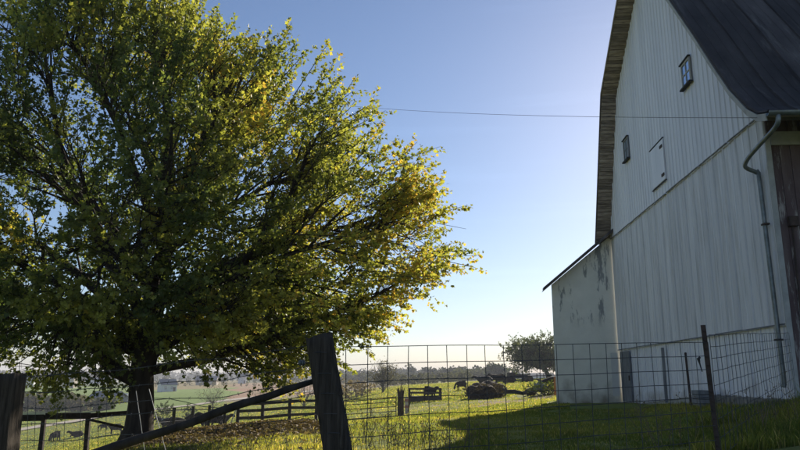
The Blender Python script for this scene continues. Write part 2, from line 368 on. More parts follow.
def sheet(name, t0, t1, hb, ht, ribs, mt, xo=0.0, tilt=0.0):
    """ribbed metal sheet; ribs = list of (offset along, relief)"""
    mb = MB(); k = len(ribs)
    for i, (dt, rz_) in enumerate(ribs):
        t = min(t0 + dt, t1); hb_ = hb(t) if callable(hb) else hb; ht_ = ht(t) if callable(ht) else ht
        x = -(xo + rz_ + tilt * (dt / (t1 - t0)))
        mb.v += [L(x, t, hb_), L(x, t, ht_)]
    for i in range(k - 1): mb.f.append((2 * i, 2 * i + 1, 2 * i + 3, 2 * i + 2))
    mb.f += [(0, 1)] if False else []
    return mb.build(name, mt, barn)
def rib_pat(wd, step, hgt, rw):
    out = []; x = 0
    while x < wd - 1e-6:
        out += [(x, 0), (x + rw * 0.3, hgt), (x + rw * 0.7, hgt), (x + rw, 0)]; x += step
    return out + [(wd, 0)]
def corr(wd, pitch, amp):
    n_ = int(round(wd / pitch)); out = []
    for i in range(n_ * 4 + 1): out.append((i * pitch / 4, amp * (0.5 + 0.5 * math.sin(i * math.pi / 2))))
    return out
t = TN; k = 0
while t < TF - 0.05:
    t1 = min(t + 0.62, TF)
    sheet('upper_siding_sheet', t, t1, JH - 0.05 + rnd.uniform(-0.03, 0.01), lambda q: roof_h(q, 0.16), rib_pat(0.62, 0.31, 0.024, 0.08), M_upper, 0.035, rnd.uniform(0.0, 0.012)); t = t1
t = TN
while t < TF - 0.05:
    t1 = min(t + 0.78, TF); tl = rnd.uniform(0.0, 0.008)
    sheet('lower_siding_sheet', t, t1, SK - 0.04 + rnd.uniform(-0.02, 0.02), JH + 0.03, [(0, 0), (0.012, 0.035), (0.03, 0.05), (0.055, 0.035), (0.06, 0.004)] + [(d + 0.06, r_) for d, r_ in corr(0.3, 0.06, 0.012)] + [(0.375, 0.026), (0.41, 0.026), (0.42, 0.004)] + [(d + 0.42, r_) for d, r_ in corr(0.36, 0.06, 0.012)], M_lower, 0.0, tl); t = t1
t = TN
def skirt_bottom(t): return -0.45 if t < 20.8 else -0.45 - (t - 20.8) * 0.07
while t < TF - 0.05:
    t1 = min(t + 0.70, TF)
    sheet('skirt_siding_sheet', t, t1, lambda q: skirt_bottom(q) + rnd.uniform(-0.02, 0.02), SK + 0.02, rib_pat(0.70, 0.233, 0.022, 0.08), M_upper, -0.035, rnd.uniform(0, 0.015)); t = t1
# joints: dark broken strips standing in for the shadow line under each overlap
def run_shadow_strips(name, h, x, seg, hh, th, mt):
    t = TN + 0.02
    while t < TF - 0.1:
        t1 = min(t + seg * rnd.uniform(0.7, 1.2), TF); mb = MB()
        a = rnd.uniform(-0.010, 0.010); mb.box(-x - th, -x, t - T0, t1 - rnd.uniform(0.02, 0.09) - T0, h - hh - H0 + a, h - H0 + a); mb.build(name, mt, barn); t = t1
run_shadow_strips('joint_shadow_strip', JH - 0.02, 0.052, 0.62, 0.022, 0.035, M_greydoor)
run_shadow_strips('skirt_shadow_strip', SK - 0.0, 0.046, 2.4, 0.026, 0.025, M_greydoor)
fo = MB(); fo.box(-0.10, 0.1, 0, 5.5, -0.9 , 0.63 ); fo.build('foundation', M_stone, barn)
# rows of rough stones along foundation face
for i in range(26):
    y0 = 0.02 + i * 0.21; mb = MB(); mb.box(-0.16 - rnd.uniform(0, 0.03), -0.103, y0, y0 + rnd.uniform(0.16, 0.2), 0.30 + rnd.uniform(-0.02, 0.02), 0.60, None, 0.008); mb.build('foundation_stone', M_stone, barn)

# windows
def window(t0, t1, h0, h1, fm=None, gm=None):
    yc = (t0 + t1) / 2; w_ = t1 - t0; fr = MB(); x = -0.075
    def bar(y0, y1, z0, z1, xa=-0.12, xb=-0.072): fr.box(xa, xb, y0 - T0, y1 - T0, z0 - H0, z1 - H0)
    bar(t0, t0 + 0.06, h0, h1); bar(t1 - 0.06, t1, h0, h1); bar(t0 + 0.06, t1 - 0.06, h1 - 0.06, h1); bar(t0 + 0.06, t1 - 0.06, h0, h0 + 0.05)
    fr.box(-0.115, -0.078, yc - 0.02 - T0, yc + 0.02 - T0, h0 + 0.05 - H0, h1 - 0.06 - H0)
    hm = (h0 + h1) / 2
    fr.box(-0.112, -0.08, t0 + 0.06 - T0, yc - 0.02 - T0, hm - 0.018 - H0, hm + 0.018 - H0); fr.box(-0.112, -0.08, yc + 0.02 - T0, t1 - 0.06 - T0, hm - 0.018 - H0, hm + 0.018 - H0)
    f = fr.build('window', fm or M_trim, barn)
    for a, b in ((t0 + 0.06, yc - 0.02), (yc + 0.02, t1 - 0.06)):
        for c, d in ((h0 + 0.05, hm - 0.018), (hm + 0.018, h1 - 0.06)):
            p = MB(); p.box(-0.095, -0.088, a - T0, b - T0, c - H0, d - H0); p.build('pane', gm or M_glass, f)
    s = MB(); s.box(-0.19, -0.07, t0 - 0.05 - T0, t1 + 0.05 - T0, h0 - 0.05 - H0, h0 - 0.002 - H0); s.build('sill', M_dark, f)
    s = MB(); s.box(-0.16, -0.07, t0 - 0.04 - T0, t1 + 0.04 - T0, h1 + 0.002 - H0, h1 + 0.04 - H0); s.build('lintel', M_dark, f)
window(19.68, 20.4, 8.56, 9.32)
window(26.75, 27.45, 8.47, 9.33, M_greydoor, mat('dusty_dark_glass', (0.10, 0.12, 0.12), (0.16, 0.18, 0.17), scale=3, rough=0.3))
# hay door: panel of the same sheet with dark reveal gaps, rails and hinges
hd = MB(); hd.box(-0.10, -0.068, 22.7 - T0, 24.1 - T0, 6.42 - H0, 7.8 - H0); hdo = hd.build('hay_door', M_upper, barn)
for z in (6.38, 7.84):
    s = MB(); s.box(-0.11, -0.07, 22.62 - T0, 24.18 - T0, z - 0.015 - H0, z + 0.01 - H0); s.build('door_rail', M_dark, hdo)
for y in (22.68, 24.12):
    s = MB(); s.box(-0.104, -0.07, y - 0.012 - T0, y + 0.012 - T0, 6.42 - H0, 7.8 - H0); s.build('door_edge', M_upper, hdo)
for z in (6.6, 7.58):
    s = MB(); s.box(-0.125, -0.10, 22.74 - T0, 23.0 - T0, z - 0.04 - H0, z + 0.05 - H0); s.build('hinge', M_rust, hdo)
# ground door + narrow pale sheet
gd = MB(); gd.box(-0.09, -0.05, 28.9 - T0, 30.3 - T0, -0.92 - H0, 1.06 - H0); gdo = gd.build('door', M_greydoor, barn)
s = MB(); s.box(-0.12, -0.09, 28.95 - T0, 29.05 - T0, -0.1 - H0, 0.1 - H0); s.build('handle', M_rust, gdo)
for y, z0, z1 in ((24.4, -0.8, 1.0),):
    s = MB(); s.box(-0.15, -0.07, y - 0.05 - T0, y + 0.05 - T0, z0 - H0, z1 - H0); s.build('wall_batten', M_greydoor, barn)

# soffit sheathing boards under the far rake and roof deck
def along(P, s):
    for a, b in zip(P[:-1], P[1:]):
        l = math.hypot(b[0] - a[0], b[1] - a[1])
        if s <= l: return (a[0] + (b[0] - a[0]) * s / l, a[1] + (b[1] - a[1]) * s / l, math.atan2(b[1] - a[1], b[0] - a[0]))
        s -= l
    return (P[-1][0], P[-1][1], math.atan2(P[-1][1] - P[-2][1], P[-1][0] - P[-2][0]))
def plen(P): return sum(math.hypot(b[0] - a[0], b[1] - a[1]) for a, b in zip(P[:-1], P[1:]))
def deck(P, thick, x0, x1, off=0.0):
    mb = MB(); k = len(P); V = []
    for x in (x0, x1):
        for p in P: V.append(L(x, p[0], p[1] - off))
        for p in P: V.append(L(x, p[0], p[1] - off - thick))
    F = []
    for i in range(k - 1):
        F += [(i, i + 1, 2 * k + i + 1, 2 * k + i), (k + i, 3 * k + i, 3 * k + i + 1, k + i + 1), (i, k + i, k + i + 1, i + 1), (2 * k + i, 2 * k + i + 1, 3 * k + i + 1, 3 * k + i)]
    F += [(0, 2 * k, 3 * k, k), (k - 1, 2 * k - 1, 4 * k - 1, 3 * k - 1)]
    mb.add(V, F); return mb
OV = -0.66
roof = deck(NEAR + FAR[1:], 0.05, OV + 0.01, XE, 0.02).build('roof', M_soffit, barn)
PF = FAR; s_ = 0.05
while s_ < plen(PF) - 0.1:
    w_ = rnd.uniform(0.12, 0.19); a = along(PF, s_ + w_ / 2); c, sn = math.cos(a[2]), math.sin(a[2])
    mb = MB(); d = -0.10 - rnd.uniform(0, 0.02)
    for x in (OV + 0.03 - rnd.uniform(0, 0.025), 0.06):
        for u, v in ((-w_ / 2 + 0.008, d), (w_ / 2 - 0.008, d), (w_ / 2 - 0.008, d + 0.025), (-w_ / 2 + 0.008, d + 0.025)):
            mb.v.append(L(x, a[0] + u * c - v * sn, a[1] + u * sn + v * c))
    mb.f = [(0, 1, 2, 3), (7, 6, 5, 4), (0, 4, 5, 1), (1, 5, 6, 2), (2, 6, 7, 3), (3, 7, 4, 0)]
    mb.build('sheathing_board', M_soffit, barn); s_ += w_
# metal sheets on the near slope (with standing edges), each a sub-part of the roof
PN = NEAR; x = OV - 0.03; first = None
while x < XE:
    wd = 0.86; mb = MB(); ribs = [(0, 0.0), (0.015, 0.05), (0.045, 0.05), (0.06, 0.0), (wd / 3, 0.0), (wd / 3 + 0.02, 0.015), (wd / 3 + 0.04, 0), (2 * wd / 3, 0), (2 * wd / 3 + 0.02, 0.015), (2 * wd / 3 + 0.04, 0), (wd + 0.01, 0)]
    kk = len(ribs); up = rnd.uniform(0, 0.006)
    for (tt, hh) in PN:
        for (dx, rz_) in ribs:
            mb.v.append(L(x + dx, tt - 0.05 - rz_ * 0.6, hh + up + rz_ * 0.7))
    for i in range(len(PN) - 1):
        for j in range(kk - 1): b0 = i * kk + j; mb.f.append((b0, b0 + 1, b0 + kk + 1, b0 + kk))
    mb.build('roof_sheet', M_roof, roof); x += wd
fs = deck(FAR, 0.03, OV - 0.03, XE, -0.01); fs.build('roof_sheet', M_roof, roof)
# rake boards on both slopes (outer edge)
for P, mt_ in ((NEAR, M_trim), (FAR, M_soffit)):
    for a, b in zip(P[:-1], P[1:]):
        mb = MB(); mb.v = []
        for (tt, hh) in (a, b):
            for xx in (OV - 0.03, OV + 0.0):
                for dz in (-0.16 if P is NEAR else -0.11, 0.0): mb.v.append(L(xx - 0.004, tt, hh + dz - 0.01))
        mb.f = [(0, 1, 5, 4), (2, 6, 7, 3), (0, 4, 6, 2), (1, 3, 7, 5), (0, 2, 3, 1), (4, 5, 7, 6)]
        mb.build('rake_board', mt_, barn)
# long side wall: maroon boards, frieze, gutter
x = 0.0
while x < 20:
    wd = 0.24; mb = MB(); xo = rnd.uniform(0, 0.012)
    mb.box(x + 0.004, x + wd - 0.006, -0.035 - xo, 0.06, 0.2, 6.9, None); mb.build('side_board', M_maroon, barn); x += wd
mb = MB(); mb.box(-0.07, 0.05, -0.075, -0.052, 0.6, 6.55); mb.build('corner_trim', M_trim, barn)
mb = MB(); mb.box(0.055, XE - 0.4, -0.09, -0.052, 6.30, 6.62); mb.build('frieze_board', M_trim, barn)
gu = MB(); rg = 0.085
for i in range(13):
    pass
secs = [(math.cos(a), math.sin(a)) for a in np.linspace(math.pi, 2 * math.pi, 9)]
V = []
for xx in (OV - 0.05, XE):
    for c_, s1 in secs: V.append(L(xx, 14.13 + c_ * rg, 5.40 + s1 * rg))
    for c_, s1 in reversed(secs): V.append(L(xx, 14.13 + c_ * (rg - 0.008), 5.40 + s1 * (rg - 0.008)))
nn = 18; gu.add(V, [tuple(reversed(range(nn))), tuple(range(nn, 2 * nn))] + [(i, (i + 1) % nn, nn + (i + 1) % nn, nn + i) for i in range(nn)])
gu.build('gutter', M_galv, barn, smooth=False)
x = OV + 0.5
for i in range(8):
    mb = MB(); mb.box(x, x + 0.03, 14.03 - T0, 14.35 - T0, 5.40 - H0, 5.412 - H0); mb.build('gutter_bracket', M_rust, barn); x += 0.9
dp = MB(); pts = [L(-0.50, 14.13, 5.33), L(-0.52, 14.2, 5.12), L(-0.54, 15.0, 4.97), L(-0.52, 15.7, 4.86), L(-0.42, 16.05, 4.78), L(-0.16, 16.1, 4.66), L(-0.13, 16.08, 4.5), L(-0.13, 16.05, 2.6), L(-0.13, 16.0, 0.2), L(-0.15, 16.0, -0.2)]
pts = [Vector(p) for p in pts]; sm = []
for i in range(len(pts) - 1):
    p0 = pts[max(i - 1, 0)]; p1 = pts[i]; p2 = pts[i + 1]; p3 = pts[min(i + 2, len(pts) - 1)]
    for q in np.linspace(0, 1, 4, endpoint=False): sm.append(0.5 * ((2 * p1) + (p2 - p0) * q + (2 * p0 - 5 * p1 + 4 * p2 - p3) * q * q + (3 * p1 - p0 - 3 * p2 + p3) * q ** 3))
sm.append(pts[-1])
dpo = dp_ = None
dp.tube(sm, 0.05, 10); dpo = dp.build('downspout', M_galv, barn, True)
for h in (3.4, 0.8):
    mb = MB(); mb.box(-0.19, -0.06, 15.96 - T0, 16.12 - T0, h - H0, h + 0.04 - H0); mb.build('pipe_strap', M_rust, dpo)
mb = MB(); mb.box(0.22, 0.42, -0.17, -0.052, 3.30 - H0, 3.52 - H0); mb.build('junction_box', M_rust, barn)
mb = MB(); mb.tube([L(0.3, TN - 0.09, 3.3), L(0.26, TN - 0.09, 1.5), L(0.25, TN - 0.09, -0.2)], 0.018, 6); mb.build('conduit', M_rust, barn)

# lean-to wing
WX = -2.72; WT = 30.8
WB = -1.35; hl, hr = 3.98, 6.22
mb = MB()
V = [L(WX, WT, WB), L(0.06, WT, WB), L(0.06, WT, hr), L(WX, WT, hl)]; V2 = [(v[0] + (0.62 if v[0] < -1 else 0), v[1] + 4, v[2] + (0.5 if v[0] < -1 and v[2] > 2 else 0)) for v in V]
mb.add(V + V2, [(0, 1, 2, 3), (7, 6, 5, 4), (0, 3, 7, 4), (1, 5, 6, 2), (3, 2, 6, 7)])
wg = mb.build('wing_wall', M_wing, barn)
mb = MB(); mb.box(-0.36, -0.08, WT - 0.05 - T0, WT - 0.01 - T0, -0.75 - H0, 1.05 - H0); mb.build('pale_sheet', M_white, wg)
sl_ = (hr - hl) / (0 - WX); 
def wr(x): return hl + (x - WX) * sl_
mb = MB(); xa, xb = WX - 0.42, 0.0
V = []
for y in (WT - 0.55, WT + 4.1):
    for x, dz in ((xa + (0.62 if y > WT else 0), 0.05), (xb, 0.05), (xb, 0.17), (xa + (0.62 if y > WT else 0), 0.17)): V.append(L(x, y, wr(x) + dz))
mb.add(V, [(0, 1, 2, 3), (7, 6, 5, 4), (0, 4, 5, 1), (1, 5, 6, 2), (2, 6, 7, 3), (3, 7, 4, 0)])
wr_o = mb.build('wing_roof', M_roof, barn)
for i in range(16):
    x0 = xa + i * 0.195; mb = MB(); V = []
    for y in (WT - 0.53, WT - 0.0):
        for x, dz in ((x0, 0.012), (x0 + 0.18, 0.012), (x0 + 0.18, 0.04), (x0, 0.04)): V.append(L(x, y, wr(x) + dz))
    mb.add(V, [(0, 1, 2, 3), (7, 6, 5, 4), (0, 4, 5, 1), (1, 5, 6, 2), (2, 6, 7, 3), (3, 7, 4, 0)]); mb.build('sheathing_board', M_soffit, wr_o)

# plank leaning on skirt and small grey box by the wall
p = wallpt(-0.30, 21.5); z = gz(p.x, p.y); q = wallpt(-0.10, 22.2)
mb = MB(); mb.tube([(p.x, p.y, z), (q.x, q.y, 0.75)], 0.035, 6); tag(mb.build('pipe', M_rust), 'thin dark pipe leaning against the white barn skirt behind the steel fence post', 'pipe')
p = wallpt(-0.45, 20.2); z = gz(p.x, p.y); e = empty('crate', (p.x, p.y, z - 0.03), -A, 'small grey wooden crate on the grass against the barn skirt', 'crate')
for i in range(4): mb = MB(); mb.box(-0.16, 0.16, -0.25, 0.25, 0.02 + i * 0.12, 0.12 + i * 0.12); mb.build('slat', M_greydoor, e)
mb = MB(); mb.box(-0.15, 0.15, -0.24, 0.24, 0.0, 0.48); mb.build('lining', M_dark, e)

# ------------------------------------------------------------ foreground fences
def ipt(px, py, Y):
    v = 225 - py; yy = FPX * math.cos(PITCH) - v * math.sin(PITCH); zz = FPX * math.sin(PITCH) + v * math.cos(PITCH)
    return Vector(((px - 400) / yy * Y, Y, zz / yy * Y))
fence = empty('wire_mesh_fence', (-0.5, 6.4, -1.05), 0, 'welded wire mesh fence running from the leaning corner post to the barn corner', 'fence')
fo_ = Vector((-0.5, 6.4, -1.05))
def rel(p): return Vector(p) - fo_
# leaning corner post: rough squared timber
def rough_post(a, b, w0, w1, seg=22, ns=20):
    mb = MB(); a = Vector(a); b = Vector(b); d = (b - a).normalized(); u = Vector((1, 0, 0)); u = (u - d * u.dot(d)).normalized(); v = d.cross(u)
    for i in range(seg + 1):
        f = i / seg; p = a.lerp(b, f); w_ = w0 + (w1 - w0) * f
        for j in range(ns * 2):
            an = 2 * math.pi * j / (ns * 2); c, s = math.cos(an), math.sin(an)
            m_ = (abs(c) ** 5 + abs(s) ** 5) ** (-1 / 5.0)
            r_ = w_ / 2 * m_ * (1 + 0.07 * noise.noise(Vector((c * 2, s * 2, i * 0.3 + a.x))) + 0.07 * noise.noise(Vector((c * 9, s * 9, i * 0.12 + a.x))) - (0.05 if rnd.random() < 0.05 else 0))
            top = (0.05 * noise.noise(Vector((c * 3, s * 3, 5 + a.x))) + rnd.uniform(-0.008, 0.008)) if i == seg else 0
            q = p + (u * c + v * s) * r_ + d * top; mb.v.append(tuple(q))
    n2 = ns * 2
    for i in range(seg):
        for j in range(n2): k_ = (j + 1) % n2; mb.f.append((i * n2 + j, i * n2 + k_, (i + 1) * n2 + k_, (i + 1) * n2 + j))
    mb.f.append(tuple(seg * n2 + j for j in range(n2))); mb.f.append(tuple(reversed(range(n2))))
    return mb
ptop = ipt(319, 336, 6.4); pbot = ipt(338, 452, 6.4); d_ = pbot - ptop; pb2 = ptop + d_ * ((ptop.z + 1.25) / (ptop.z - pbot.z))
o = rough_post(rel(pb2), rel(ptop), 0.235, 0.235).build('corner_post', M_wood, fence, True)
mb = MB(); a_ = ipt(331, 345, 6.35); b_ = ipt(341, 395, 6.3); mb.beam(rel(a_), rel(b_), 0.035, 0.03, 0.004); mb.build('stick', M_wood, o)
ic = ipt(302, 363, 6.4); mb = MB()
for i in range(5):
    mb.tube([rel(ic) + Vector((-0.03 + i * 0.012, 0, 0)), rel(ic) + Vector((-0.02 + i * 0.012, 0, 0))], 0.022 if i % 2 == 0 else 0.032, 10)
mb.build('insulator', M_galv, fence, True)
mb = MB(); mb.tube([rel(ic) + Vector((0.03, 0, 0)), rel(ic) + Vector((0.10, 0.0, 0.0))], 0.006, 5); mb.build('insulator_pin', M_rust, fence)
# wire ties wrapped round the post
for f in (0.12, 0.30, 0.47, 0.64, 0.8):
    c = ptop.lerp(pb2, f * 0.62 + 0.02); mb = MB(); mb.tube([rel(c) + Vector((0.125 * math.cos(q) * 1.04, 0.125 * math.sin(q) * 1.04, 0.0 + 0.004 * math.sin(3 * q))) for q in np.linspace(0, 2 * math.pi, 17)], 0.0035, 4, False); mb.build('wire_tie', M_wire, fence)
WR = 0.0036
# panel 1 from post to steel post
pA = Vector((ipt(346, 347, 6.4).x, 6.4, ipt(346, 346.8, 6.4).z)); pB = Vector((ipt(708, 341, 8.0).x, 8.0, ipt(708, 341.5, 8.0).z))
def wob(p, s=0.01): return Vector((s * noise.noise(p * 1.3), s * noise.noise(p * 1.3 + Vector((9, 0, 0))), s * noise.noise(p * 1.3 + Vector((0, 7, 0)))))
def panel(pA, pB, hA, hB, rows, vstep):
    L_ = (pB - pA).length; nv = int(L_ / vstep)
    for r_ in rows:
        pts = []
        for i in range(nv + 1):
            f = i / nv; p = pA.lerp(pB, f); p.z -= r_ * (hA * (1 - f) + hB * f); pts.append(rel(p + wob(p, 0.016)))
        mb = MB(); mb.tube(pts, WR, 4); mb.build('horizontal_wire', M_wire, fence)
    for i in range(nv + 1):
        f = i / nv; p = pA.lerp(pB, f); pts = []; ln = rnd.uniform(-0.012, 0.012)
        for q in rows:
            r2 = p.copy(); r2.z -= q * (hA * (1 - f) + hB * f); r2 += wob(r2, 0.016); r2.x += ln * (q - 0.5); r2.y -= 0.006; pts.append(rel(r2))
        mb = MB(); mb.tube(pts, WR, 4); mb.build('vertical_wire', M_wire, fence)
panel(pA, pB, 1.27, 1.22, [i / 8 for i in range(8)] + [1.0], 0.203)
bc = wallpt(-0.05, 15.6); pC = Vector((bc.x - 0.1, bc.y - 0.1, ipt(790, 333, bc.y).z)); pB2 = Vector((pB.x + 0.03, pB.y + 0.02, ipt(708, 334, 8).z))
panel(pB2, pC, 1.33, 1.35, [0, 0.1, 0.2, 0.31, 0.43, 0.56, 0.7, 0.85, 1.0], 0.3)
tp = ipt(703, 325, 8.0); tb = ipt(716, 432, 8.0); dd = tb - tp; tb = tp + dd * ((tp.z + 1.15) / (tp.z - tb.z))
mb = MB(); mb.beam(rel(tb), rel(tp), 0.05, 0.02); mb.beam(rel(tb) + Vector((0, 0.02, 0)), rel(tp) + Vector((0, 0.02, 0)), 0.012, 0.03); tpo = mb.build('steel_post', M_rust, fence)
for i in range(14):
    c = tp.lerp(tb, 0.04 + i * 0.055); mb = MB(); mb.box(-0.014, 0.014, -0.026, -0.01, -0.008, 0.008, Matrix.Translation(rel(c))); mb.build('stud', M_rust, tpo)
# latch hook hanging by post
hk = ipt(700, 357, 7.9); mb = MB(); mb.tube([rel(hk), rel(hk) + Vector((-0.02, 0, -0.02)), rel(hk) + Vector((-0.01, 0, -0.07)), rel(hk) + Vector((0.01, 0, -0.16))], [0.012, 0.018, 0.008, 0.005], 6); mb.build('hanging_latch', M_dark, fence)

lf = Vector((-3.6, 6.5, -1.1))
fence2 = empty('barbed_wire_fence', lf, 0, 'old barbed wire fence with a diagonal pole brace and a timber post at left', 'fence')
def rel2(p): return Vector(p) - lf
lt = ipt(6, 375, 6.5); mb = rough_post(rel2((lt.x + 0.02, 6.5, -1.3)), rel2(lt), 0.285, 0.275); mb.build('post', M_wood, fence2, True)
# diagonal brace pole
b0 = ipt(314, 380, 6.36); b1 = ipt(112, 449, 6.1); b2 = b1 + (b1 - b0) * 0.5
pts = [b0.lerp(b2, i / 12) + wob(b0.lerp(b2, i / 12) * 2, 0.03) for i in range(13)]
mb = MB(); mb.tube([rel2(p) for p in pts], [0.022] + [0.03 + 0.0013 * i for i in range(12)], 8, True, 0.06); mb.build('brace_pole', M_bark, fence2, True)
for (yl, yr, sag) in ((378, 345, 0.02), (392, 366, 0.04), (407, 380, 0.06), (424, 393, 0.03), (441, 413, 0.04)):
    a = ipt(22, yl, 6.38); b = ipt(312 + (yr - 345) * 0.2, yr, 6.32); pts = []
    for i in range(31):
        f = i / 30; p = a.lerp(b, f); p.z -= sag * 4 * f * (1 - f); p += wob(p * 1.7, 0.03); pts.append(p)
    mb = MB(); mb.tube([rel2(p) for p in pts], 0.0032, 4); ow = mb.build('barbed_strand', M_wire, fence2)
    mb = MB()
    for i in range(1, 30):
        f = i / 30; p = rel2(pts[i])
        for q in range(2):
            v = Vector((rnd.uniform(-1, 1) * 0.4, rnd.uniform(-1, 1), rnd.uniform(-1, 1))).normalized() * 0.018
            mb.tube([p - v, p + v], 0.0016, 3)
    tag(mb.build('barb', M_wire, ow), kind='stuff')
# vertical stay wires of the sagging mesh on the left
for px in (28, 36, 58, 66, 81, 98, 107):
    a = ipt(px, 396 + rnd.uniform(-2, 6), 6.45); b = ipt(px + rnd.uniform(-1, 2), 452, 6.45); b.z = -1.05
    mb = MB(); mb.tube([rel2(a), rel2(a.lerp(b, 0.5) + Vector((rnd.uniform(-0.01, 0.01), 0, 0))), rel2(b)], 0.0022, 4); mb.build('stay_wire', M_wire, fence2)
for px, y0, px2, y1 in ((136, 391, 143, 440), (149, 389, 156, 415)):
    a = ipt(px, y0, 6.6); b = ipt(px2, y1, 6.6); b = a + (b - a) * ((a.z + 1.15) / (a.z - b.z)); mb = MB(); mb.tube([rel2(a), rel2(b)], 0.003, 6); mb.build('stay_rod', M_white_rod, fence2)
# a loose old wire loop
c0 = ipt(150, 398, 6.4); mb = MB(); mb.tube([rel2(c0 + Vector((0.16 * i, 0, 0.02 * math.sin(i * 1.3) - 0.07 * math.sin(i * math.pi / 9)))) for i in range(10)], 0.0028, 4); mb.build('loose_wire', M_wire, fence2)

# ------------------------------------------------------------ the big maple
TB = Vector((-5.85, 16.2, 0)); TB.z = gz(TB.x, TB.y)
maple = empty('maple_tree', TB, 0, 'broad maple turning from green to yellow, its crown filling the left half of the view', 'tree')
EC = Vector((-7.2, 16.4, 3.3)) - TB; ER = Vector((8.15, 5.9, 5.9))
def env(p):
    q = p - EC
    if q.z > 0 and q.x > -2: q = Vector((q.x + 0.38 * q.z * min(1, (q.x + 2) / 2), q.y, q.z))
    r_ = math.sqrt((q.x / ER.x) ** 2 + (q.y / ER.y) ** 2 + (q.z / (ER.z if q.z > 0 else (3.45 if q.y > -1 else 3.0))) ** 2)
    return r_ * (1 + 0.14 * noise.noise(p * 0.33) + 0.10 * noise.noise(p * 0.9))
tr = MB()
tp_ = [Vector((0.02, 0, -0.3)), Vector((0, 0, 0.05)), Vector((0.03, 0, 0.35)), Vector((0.05, 0, 0.9)), Vector((0.0, 0, 1.5)), Vector((0.1, 0, 2.2)), Vector((0.12, 0.1, 3.2)), Vector((0.3, 0.1, 4.6)), Vector((0.2, 0.0, 6.2)), Vector((0.1, 0.2, 7.8)), Vector((0.0, 0.1, 9.2))]
tr.tube(tp_, [0.6, 0.42, 0.31, 0.27, 0.275, 0.29, 0.24, 0.19, 0.14, 0.09, 0.03], 14, True, 0.06)
tr.build('trunk', M_bark, maple, True)
def curve(a, b, bend, n_=7):
    pts = []
    for i in range(n_):
        f = i / (n_ - 1); p = a.lerp(b, f) + bend * (4 * f * (1 - f)); p += Vector((rnd.gauss(0, 1), rnd.gauss(0, 1), rnd.gauss(0, 1))) * 0.016 * (b - a).length * (0.5 if 0 < i < n_ - 1 else 0) ; pts.append(p)
    return pts
limbs = []  # (start, end, radius)
def lim(z0, end, r0, bend=Vector((0, 0, 0.5))):
    st = Vector((float(np.interp(z0, [p.z for p in tp_], [p.x for p in tp_])), 0, z0)); limbs.append((st, Vector(end), r0, bend))
lim(1.35, (-6.0, -0.6, 5.6), 0.20, Vector((0.5, 0, -0.4))); lim(1.55, (6.0, -0.8, 3.6), 0.12, Vector((0, 0, -0.25)))
lim(1.9, (3.6, 0.5, 7.2), 0.17, Vector((0.4, 0, -0.3))); lim(1.8, (-2.8, 3.5, 6.2), 0.13); lim(2.1, (2.2, 4.6, 5.6), 0.13)
lim(2.3, (1.8, -4.4, 5.2), 0.13); lim(2.0, (-3.2, -4.0, 4.2), 0.12); lim(2.6, (-2.6, -1.0, 9.3), 0.14, Vector((-0.6, 0, 0)))
lim(3.0, (6.0, 0.6, 5.2), 0.12); lim(3.4, (2.4, -1.8, 8.8), 0.12); lim(3.6, (-5.2, 1.8, 7.8), 0.11); lim(4.2, (4.2, 2.6, 7.2), 0.10)
lim(4.4, (-1.0, -3.6, 8.6), 0.10); lim(5.0, (1.2, 3.4, 10.0), 0.09); lim(5.6, (-3.0, 2.8, 9.8), 0.08); lim(2.2, (-5.6, 3.4, 3.2), 0.10)
lim(2.0, (-5.0, -3.2, 2.2), 0.09, Vector((0, 0, 0.9))); lim(2.1, (4.2, -3.8, 3.2), 0.10, Vector((0, 0, 0.6))); lim(2.4, (4.4, 4.2, 3.0), 0.10, Vector((0, 0, 0.6)))
lim(3.0, (0.6, -5.8, 3.2), 0.10, Vector((0, 0, 0.8))); lim(7.6, (-1.0, 0.4, 10.8), 0.06); lim(2.4, (-8.0, 1.0, 7.2), 0.12); lim(3.4, (-6.6, -1.6, 9.0), 0.10); lim(1.9, (-8.2, -2.0, 4.0), 0.10); lim(2.4, (6.6, -1.5, 5.0), 0.09); lim(1.7, (5.8, 1.6, 1.7), 0.09, Vector((0, 0, 0.7)))
lim(1.8, (-6.6, 0.5, 2.4), 0.10, Vector((0, 0, 0.8))); lim(2.2, (0.5, 6.0, 3.4), 0.10, Vector((0, 0, 0.7)))
tw = MB(); shoots = []   # (pos, dir, len)
def rv(): return Vector((rnd.gauss(0, 1), rnd.gauss(0, 1), rnd.gauss(0, 1))).normalized()
